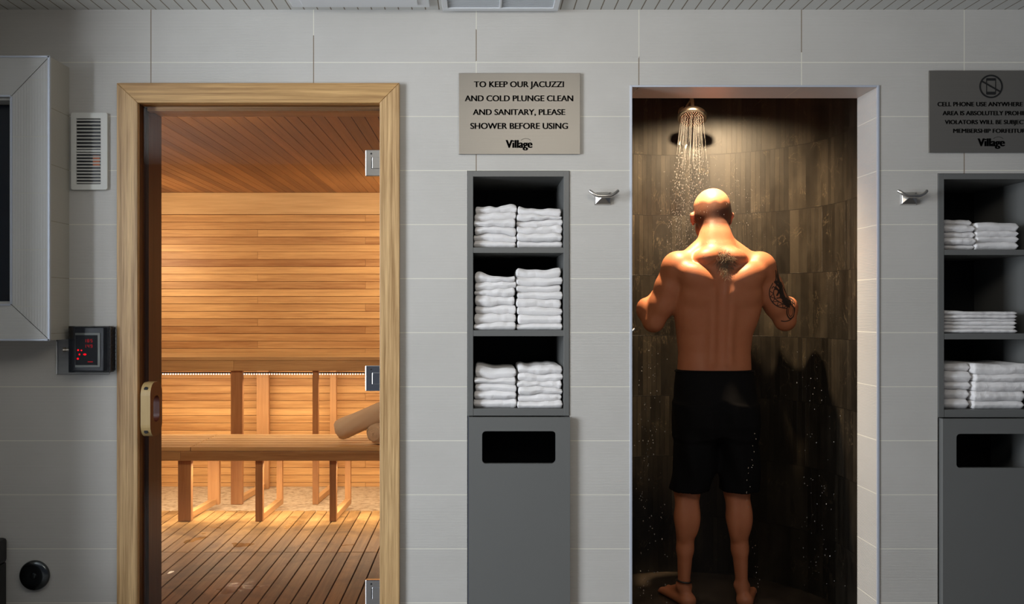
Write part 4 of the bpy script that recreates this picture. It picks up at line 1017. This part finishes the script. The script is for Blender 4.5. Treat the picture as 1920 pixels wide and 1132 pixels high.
# arms:  shoulder, elbow, wrist, finger direction for each side
ARM = {-1: dict(S=(.888, .700, 1.492), E=(.784, .735, 1.256), Wr=(.858, .872, 1.440), H=(.960, .890, 1.508)),
        1: dict(S=(1.244, .700, 1.490), E=(1.374, .735, 1.262), Wr=(1.285, .880, 1.440), H=(1.180, .890, 1.508))}
def lerp(a, b, t): return tuple(a[i] + (b[i] - a[i]) * t for i in range(3))
for sg, A in ARM.items():
    S_, E_, Wr, H_ = A['S'], A['E'], A['Wr'], A['H']
    B.ell((S_[0], S_[1] - .006, S_[2] - .004), (.077, .076, .082), (0, sg * .3, 0), .018)
    B.chain([S_, lerp(S_, E_, .35), lerp(S_, E_, .7), E_], [.066, .064, .056, .046], .02)
    B.ell((lerp(S_, E_, .50)[0] - sg * .012, lerp(S_, E_, .5)[1] - .022, lerp(S_, E_, .5)[2]), (.040, .036, .085), (0, -sg * .5, 0), .025)   # triceps
    B.ell((lerp(S_, E_, .55)[0], lerp(S_, E_, .5)[1] + .03, lerp(S_, E_, .5)[2]), (.036, .036, .075), (0, -sg * .5, 0), .025)              # biceps
    B.chain([E_, (E_[0] + sg * .014, E_[1] + .045, E_[2] + .052), lerp(E_, Wr, .62), Wr], [.044, .050, .038, .0275], .02)
    B.ell((E_[0] + sg * .030, E_[1] + .030, E_[2] + .050), (.030, .045, .050), (0, sg * .2, 0), .022)                                 # brachioradialis hump
    # hand: palm laid on upper chest, five separate fingers, thumb upwards
    W3 = Vector(Wr); H3 = Vector(H_); dr_ = (H3 - W3).normalized(); pal = W3 + dr_ * .055
    sd = Vector((0, 0, 1)) - dr_ * dr_.z; sd.normalize()          # across the palm (thumb side up)
    bk = dr_.cross(sd).normalized();  bk = bk if bk.y > 0 else -bk  # back of the hand faces the wall
    for q_ in (-.027, -.009, .009, .027): B.cap(W3 + dr_ * .01 + sd * q_ * .5, W3 + dr_ * .085 + sd * q_, .014, .0125, .012)
    for q_, ln in zip((-.030, -.010, .010, .030), (.058, .074, .080, .072)):
        k0 = W3 + dr_ * .088 + sd * q_; k1 = k0 + dr_ * ln * .48 - bk * ln * .12; k2 = k1 + dr_ * ln * .28 - bk * ln * .22; k3 = k2 + dr_ * ln * .14 - bk * ln * .22
        B.chain([k0, k1, k2, k3], [.0098, .009, .0082, .0072], .003)
    t0 = W3 + dr_ * .028 + sd * .020; t1 = t0 + sd * .036 + dr_ * .024; t2 = t1 + sd * .014 + dr_ * .026 - bk * .006; B.chain([t0, t1, t2], [.0135, .0108, .0085], .008)
# neck and head (bowed slightly forward)
B.chain([(1.063, .700, 1.545), (1.063, .745, 1.64), (1.062, .785, 1.72)], [.072, .060, .056], .03)
for sg in (-1, 1): B.cap((1.063 + sg * .022, .722, 1.685), (1.063 + sg * .036, .688, 1.57), .020, .028, .035)
B.ell((1.062, .800, 1.772), (.0815, .100, .088), (-.25, 0, 0), .02)
B.ell((1.062, .775, 1.735), (.078, .072, .066), (0, 0, 0), .025)
B.ell((1.062, .862, 1.690), (.060, .060, .070), (-.3, 0, 0), .03)
B.ell((1.062, .893, 1.640), (.030, .026, .022), k=.02)        # chin
B.cap((1.062, .902, 1.748), (1.062, .932, 1.705), .009, .013, .010)   # nose
B.ell((1.062, .908, 1.668), (.026, .012, .007), k=.006); B.ell((1.062, .906, 1.655), (.022, .011, .007), k=.006)   # lips
for sg in (-1, 1):
    B.ell((1.062 + sg * .030, .893, 1.765), (.024, .010, .008), k=.01)       # brow
    B.ell((1.062 + sg * .031, .908, 1.742), (.015, .012, .010), k=.008, sub=True)
    B.ell((1.062 + sg * .031, .893, 1.741), (.0125, .0125, .011), k=.003)    # eye
    B.ell((1.062 + sg * .086, .800, 1.722), (.007, .019, .031), (.15, sg * .18, -sg * .45), .006)      # ear
    B.ell((1.062 + sg * .093, .792, 1.738), (.0065, .012, .014), (0, 0, -sg * .5), .006)
# spine furrow and pockets by the shoulder blades
B.cap((1.056, .600, 1.06), (1.060, .592, 1.42), .008, .010, .05, sub=True)
B.cap((1.064, .588, 1.40), (1.068, .586, 1.52), .016, .014, .02, sub=True)
for sg in (-1, 1): B.ell((1.068 + sg * .040, .582, 1.512), (.026, .036, .013), (0, sg * .55, 0), .012, sub=True)
# legs
LEG = {-1: dict(H=(.972, .715, .86), K=(.930, .715, .50), A=(.912, .700, .085), heel=(.924, .672, .030), toe=(.852, .905)),
        1: dict(H=(1.135, .715, .86), K=(1.152, .715, .50), A=(1.170, .700, .085), heel=(1.176, .672, .030), toe=(1.255, .900))}
for sg, A in LEG.items():
    H_, K_, An = A['H'], A['K'], A['A']
    B.chain([H_, lerp(H_, K_, .45), K_], [.076, .070, .055], .03)
    B.chain([K_, lerp(K_, An, .28), lerp(K_, An, .62), An], [.053, .050, .035, .0255], .02)
    c = lerp(K_, An, .27); B.ell((c[0] - .021, c[1] - .030, c[2] - .005), (.032, .034, .098), k=.022); B.ell((c[0] + .022, c[1] - .030, c[2] + .004), (.032, .034, .090), k=.022)
    B.cap((An[0] + .0, An[1] - .018, .22), (An[0], An[1] - .022, .06), .014, .011, .02)
    hl = A['heel']; tx, ty = A['toe']; f_ = Vector((tx - hl[0], ty - hl[1], 0)); f_.normalize(); sd = Vector((-f_.y, f_.x, 0))
    B.ell((hl[0], hl[1] + .004, .028), (.029, .033, .030), k=.02)
    a_ = Vector((An[0], An[1], .07)); B.cap(a_, Vector(hl) + f_ * .14 + Vector((0, 0, .0)), .026, .021, .03)
    for q_ in (-1, 0, 1): B.cap(Vector(hl) + sd * q_ * .012 + Vector((0, 0, -.008)), Vector(hl) + f_ * .185 + sd * q_ * .028 + Vector((0, 0, -.012)), .022, .0155, .02)
    for k_ in range(5):
        q_ = (k_ - 2) * .0175 * (-sg) ; ln = (.052, .048, .042, .036, .028)[k_]; r_ = (.0125, .0095, .0090, .0085, .0080)[k_]
        s0 = Vector(hl) + f_ * (.188 - .004 * k_) + sd * q_; s0.z = .016; B.cap(s0, s0 + f_ * ln + Vector((0, 0, -.004)), r_, r_ * .9, .004)
    B.ell((An[0] - .024, An[1] + .0, .085), (.011, .013, .015), k=.012); B.ell((An[0] + .024, An[1], .08), (.011, .013, .015), k=.012)
S_all, (gx_, gy_, gz_) = B.sl(B.lo, B.lo + B.n * B.h)
V, Q = B.mesh()
V[:, 2] = np.maximum(V[:, 2], .0008)
# keep the biggest piece only (faces sharing vertices) – the field is one body, so nothing else is expected
root = empty('person', (1.05, .70, 0), 'bald muscular man seen from behind in black shorts, standing under the shower', 'person')
me = bpy.data.meshes.new('body'); me.from_pydata(V.tolist(), [], Q.tolist()); me.update()
bm = bmesh.new(); bm.from_mesh(me)
bmesh.ops.smooth_vert(bm, verts=bm.verts, factor=.5, use_axis_x=True, use_axis_y=True, use_axis_z=True)
arm_faces = [f for f in bm.faces if all(v.co.x > 1.27 and 1.19 < v.co.z < 1.50 and v.co.y < .86 for v in f.verts)]
eds = list({e for f in arm_faces for e in f.edges})
bmesh.ops.subdivide_edges(bm, edges=eds, cuts=3, use_grid_fill=True, smooth=0)
bm.to_mesh(me); bm.free(); me.update()
# skin colours: base, stubble, tattoo
n = len(me.vertices); co = np.empty(n * 3, np.float32); me.vertices.foreach_get('co', co); co = co.reshape(-1, 3)
nm = np.empty(n * 3, np.float32); me.vertices.foreach_get('normal', nm); nm = nm.reshape(-1, 3)
C = np.tile(np.array([.41, .150, .072]), (n, 1))
def blend(mask, c): 
    global C
    C = C * (1 - mask[:, None]) + np.array(c) * mask[:, None]
ss = lambda a, b, x: np.clip((x - a) / (b - a), 0, 1) ** 2 * (3 - 2 * np.clip((x - a) / (b - a), 0, 1))
hd_ = ss(1.62, 1.66, co[:, 2]) 
blend(hd_ * .5, (.55, .20, .11))
hr = ss(1.665, 1.70, co[:, 2]) * (1 - ss(1.783, 1.80, co[:, 2] + .004 * np.sin(co[:, 0] * 130))) * (1 - ss(.845, .87, co[:, 1])) * (np.abs(co[:, 0] - 1.062) < .0865)
print('HAIR', hr.sum(), co[:, 2].max())
blend(hr * .90, (.050, .022, .015))
ears = ((np.abs(co[:, 0] - 1.062) > .084) & (co[:, 2] > 1.66) & (co[:, 2] < 1.78) & (co[:, 1] > .74)).astype(float); blend(ears * .5, (.72, .25, .18))
eye = (((np.abs(co[:, 0] - 1.062) - .031) ** 2 / .010 ** 2 + (co[:, 2] - 1.741) ** 2 / .0055 ** 2 < 1) & (co[:, 1] > .89)).astype(float); blend(eye, (.75, .7, .65))
iris = (((np.abs(co[:, 0] - 1.062) - .031) ** 2 + (co[:, 2] - 1.741) ** 2 < .0045 ** 2) & (co[:, 1] > .89)).astype(float); blend(iris, (.05, .03, .02))
lip = ((np.abs(co[:, 0] - 1.062) < .024) & (np.abs(co[:, 2] - 1.661) < .012) & (co[:, 1] > .90)).astype(float); blend(lip * .7, (.5, .15, .12))
# tattoo strokes, measured on the arm as seen from behind; positions in the skin's own x/z
def T(cx, cy): px = 1420 + cx / 7.08; py = 480 + cy / 7.08; return ((px - VX) / F * 4.10, EYE + (VY - py) / F * 4.10)
strokes = [([(225,140),(240,220),(240,300),(262,380)], 22), ([(262,370),(275,440),(300,520),(340,590),(385,650)], 44), ([(190,200),(200,290),(185,360)], 12),
  ([(185,350),(240,350),(290,400)], 26), ([(150,365),(112,450),(122,540),(170,620),(250,675),(370,697)], 8), ([(200,395),(165,470),(185,555),(250,610),(350,655)], 8),
  ([(120,470),(165,500),(130,540),(190,565),(160,610),(240,600),(220,660),(300,640),(300,690),(360,665)], 6),
  ([(190,420),(235,470),(215,520)], 18), ([(230,400),(270,470),(260,540)], 12), ([(215,560),(280,560),(330,620)], 10), ([(180,440),(215,445)], 14),
  ([(390,600),(368,690),(375,770),(415,828),(470,800),(500,730),(485,660),(430,620)], 12), ([(410,650),(392,710),(400,770),(430,800),(465,760),(478,700)], 6),
  ([(440,830),(400,855),(350,866),(312,860)], 9), ([(395,640),(372,540),(350,470),(318,420)], 10), ([(420,630),(440,560),(420,500),(392,462)], 9), ([(440,620),(475,570),(470,510)], 7),
  ([(400,640),(450,650),(505,690),(500,740)], 16), ([(350,590),(400,600),(430,640)], 20)]
strokes += [([(440,540),(480,545),(520,600),(515,650)], 8), ([(360,560),(410,590),(470,600),(505,630)], 14), ([(250,460),(300,560),(360,640)], 30), ([(200,370),(260,420)], 22), ([(140,430),(160,410),(185,430)], 8),
  ([(240,160),(225,260),(230,340)], 20), ([(400,560),(385,500),(345,440)], 8), ([(300,600),(350,650),(400,670)], 22), ([(480,560),(500,600),(480,640)], 10)]
def smooth_line(P):
    if len(P) > 8: return P
    out = []
    for i in range(len(P) - 1):
        p0, p1, p2, p3 = [np.array(P[min(max(j, 0), len(P) - 1)], float) for j in (i - 1, i, i + 1, i + 2)]
        for q_ in range(5):
            t_ = q_ / 5; out.append(tuple(.5 * (2*p1 + (p2-p0)*t_ + (2*p0-5*p1+4*p2-p3)*t_**2 + (3*p1-p0-3*p2+p3)*t_**3)))
    return out + [P[-1]]
strokes = [(smooth_line(P), w_) for P, w_ in strokes]
tm = np.zeros(n); sel = (co[:, 0] > 1.27) & (co[:, 2] > 1.18) & (co[:, 2] < 1.52) & (nm[:, 1] < .35)
xy = co[sel][:, [0, 2]]; acc = np.zeros(len(xy))
for P, wd in strokes:
    P = [np.array(T(*p)) for p in P]; hw = wd * 1.4 / 7.08 / F * 4.10 / 2
    for i in range(len(P) - 1):
        d = P[i+1] - P[i]; t_ = np.clip(((xy - P[i]) @ d) / (d @ d), 0, 1); ds = np.linalg.norm(xy - P[i] - t_[:, None] * d, axis=1)
        acc = np.maximum(acc, 1 - ss(hw * .8, hw * 1.15 + .0006, ds))
tm[sel] = acc; blend(tm * .97, (.006, .005, .006))
ca = me.color_attributes.new('skin', 'FLOAT_COLOR', 'POINT'); ca.data.foreach_set('color', np.concatenate([C, np.ones((n, 1))], 1).astype(np.float32).ravel())
bo = link('body', me, M['skin'], smooth=True); unparent_offset(bo, root)

# shorts
G2 = Field((.80, .50, .47), (1.32, .95, 1.08), .005)
wr = lambda x, y, z: .004 * np.sin(x * 60 + z * 9) * np.clip((1.02 - z) / .2, 0, 1) + .003 * np.sin(x * 31 - y * 44 + z * 23) * np.clip((1.02 - z) / .15, 0, 1)
G2.loft([(.76, 1.055, .708, .168, .122), (.80, 1.055, .708, .177, .138), (.86, 1.053, .708, .178, .146), (.92, 1.053, .708, .178, .144), (.98, 1.053, .714, .175, .130), (1.042, 1.053, .72, .170, .111)], .01, 2.35, warp=wr)
for sg, cx_a, cx_b in ((-1, .968, .940), (1, 1.140, 1.160)):
    G2.loft([(.505, cx_b, .705, .086, .098), (.65, (cx_a + cx_b) / 2, .702, .090, .106), (.80, cx_a, .702, .090, .122), (.88, cx_a, .702, .088, .12)], .05, 2.2, warp=wr)
    G2.loft([(.47, cx_b, .708, .078, .090), (.52, cx_b, .708, .078, .090), (.56, (cx_b * .8 + cx_a * .2), .708, .070, .080)], .004, 2.2, sub=True)
V2, Q2 = G2.mesh()
me = bpy.data.meshes.new('shorts'); me.from_pydata(V2.tolist(), [], Q2.tolist()); me.update()
so = link('shorts', me, M['shorts'], smooth=True); unparent_offset(so, root); so['label'] = 'loose black knee-length shorts'
b = MB(); P = []
for k in range(40):
    a = 2 * PI * k / 40; P.append((1.053 + .1725 * abs(math.cos(a)) ** .87 * (1 if math.cos(a) > 0 else -1), .72 + .1135 * abs(math.sin(a)) ** .87 * (1 if math.sin(a) > 0 else -1), 1.034))
P.append(P[0]); b.tube(P, .0032, 8, caps=False); unparent_offset(b.build('waistband', M['shorts']), so)
# anklet
b = MB(); P = [(.911 + .031 * math.cos(2*PI*k/28), .692 + .039 * math.sin(2*PI*k/28), .107 - .003 * math.cos(2*PI*k/28)) for k in range(29)]; b.tube(P, .004, 8, caps=False)
o = b.build('anklet', M['ink'], root); o['label'] = 'thin black anklet'
# hair patch between the shoulder blades
from mathutils.bvhtree import BVHTree
bv = BVHTree.FromPolygons([tuple(v) for v in V.tolist()], Q.tolist()); b = MB(); rr = random.Random(3)
for _ in range(520):
    zz = rr.gauss(1.512, .026); xx = 1.075 + rr.gauss(0, .015 + .25 * max(0, .03 - abs(zz - 1.515)) * .5)
    if zz > 1.585 or zz < 1.44: continue
    h_ = bv.ray_cast(Vector((xx, .40, zz)), Vector((0, 1, 0)))
    if h_[0] is None: continue
    p = h_[0]; ln = rr.uniform(.010, .024); sd_ = (xx - 1.075) * 8 + rr.gauss(0, .5)
    q1 = p + Vector((sd_ * ln * .5, -.004, -ln * .25)); q2 = p + Vector((sd_ * ln * .9, -.0065, -ln * rr.uniform(.5, 1)))
    b.tube([p, q1, q2], [.00055, .00045, .0002], 4, caps=False)
o = b.build('back_hair', M['hair'], root); o['label'] = 'patch of wet grey-brown hair between the shoulder blades'

# ------------------------------------------------------------------ LIGHT
area('window_light', (-3.4, -2.3, 1.55), 1.5, 1.7, 215, (.85, .915, 1.0), (.8, 0, 1.35))
area('ceiling_light', (.35, -1.8, 2.38), 1.2, .8, 21, (1, .92, .80), (.3, -.3, .9))
w = bpy.data.worlds.new('World'); sc.world = w; w.use_nodes = True
bgn = w.node_tree.nodes['Background']; bgn.inputs[0].default_value = (.75, .82, 1, 1); bgn.inputs[1].default_value = .09

# ------------------------------------------------------------------ CAMERA
cam = bpy.data.cameras.new('Camera'); co_ = bpy.data.objects.new('Camera', cam); COL.objects.link(co_)
co_.location = (0, -D0, EYE); co_.rotation_euler = (PI / 2, 0, 0)
cam.sensor_fit = 'HORIZONTAL'; cam.sensor_width = 36; cam.lens = F / 1920 * 36
cam.shift_x = (960 - VX) / 1920; cam.shift_y = (VY - 566) / 1920
cam.clip_start = .05
sc.camera = co_
vs_ = sc.view_settings; vs_.view_transform = 'Standard'; vs_.look = 'None'; vs_.gamma = 1; vs_.use_curve_mapping = False; vs_.exposure = 0.0
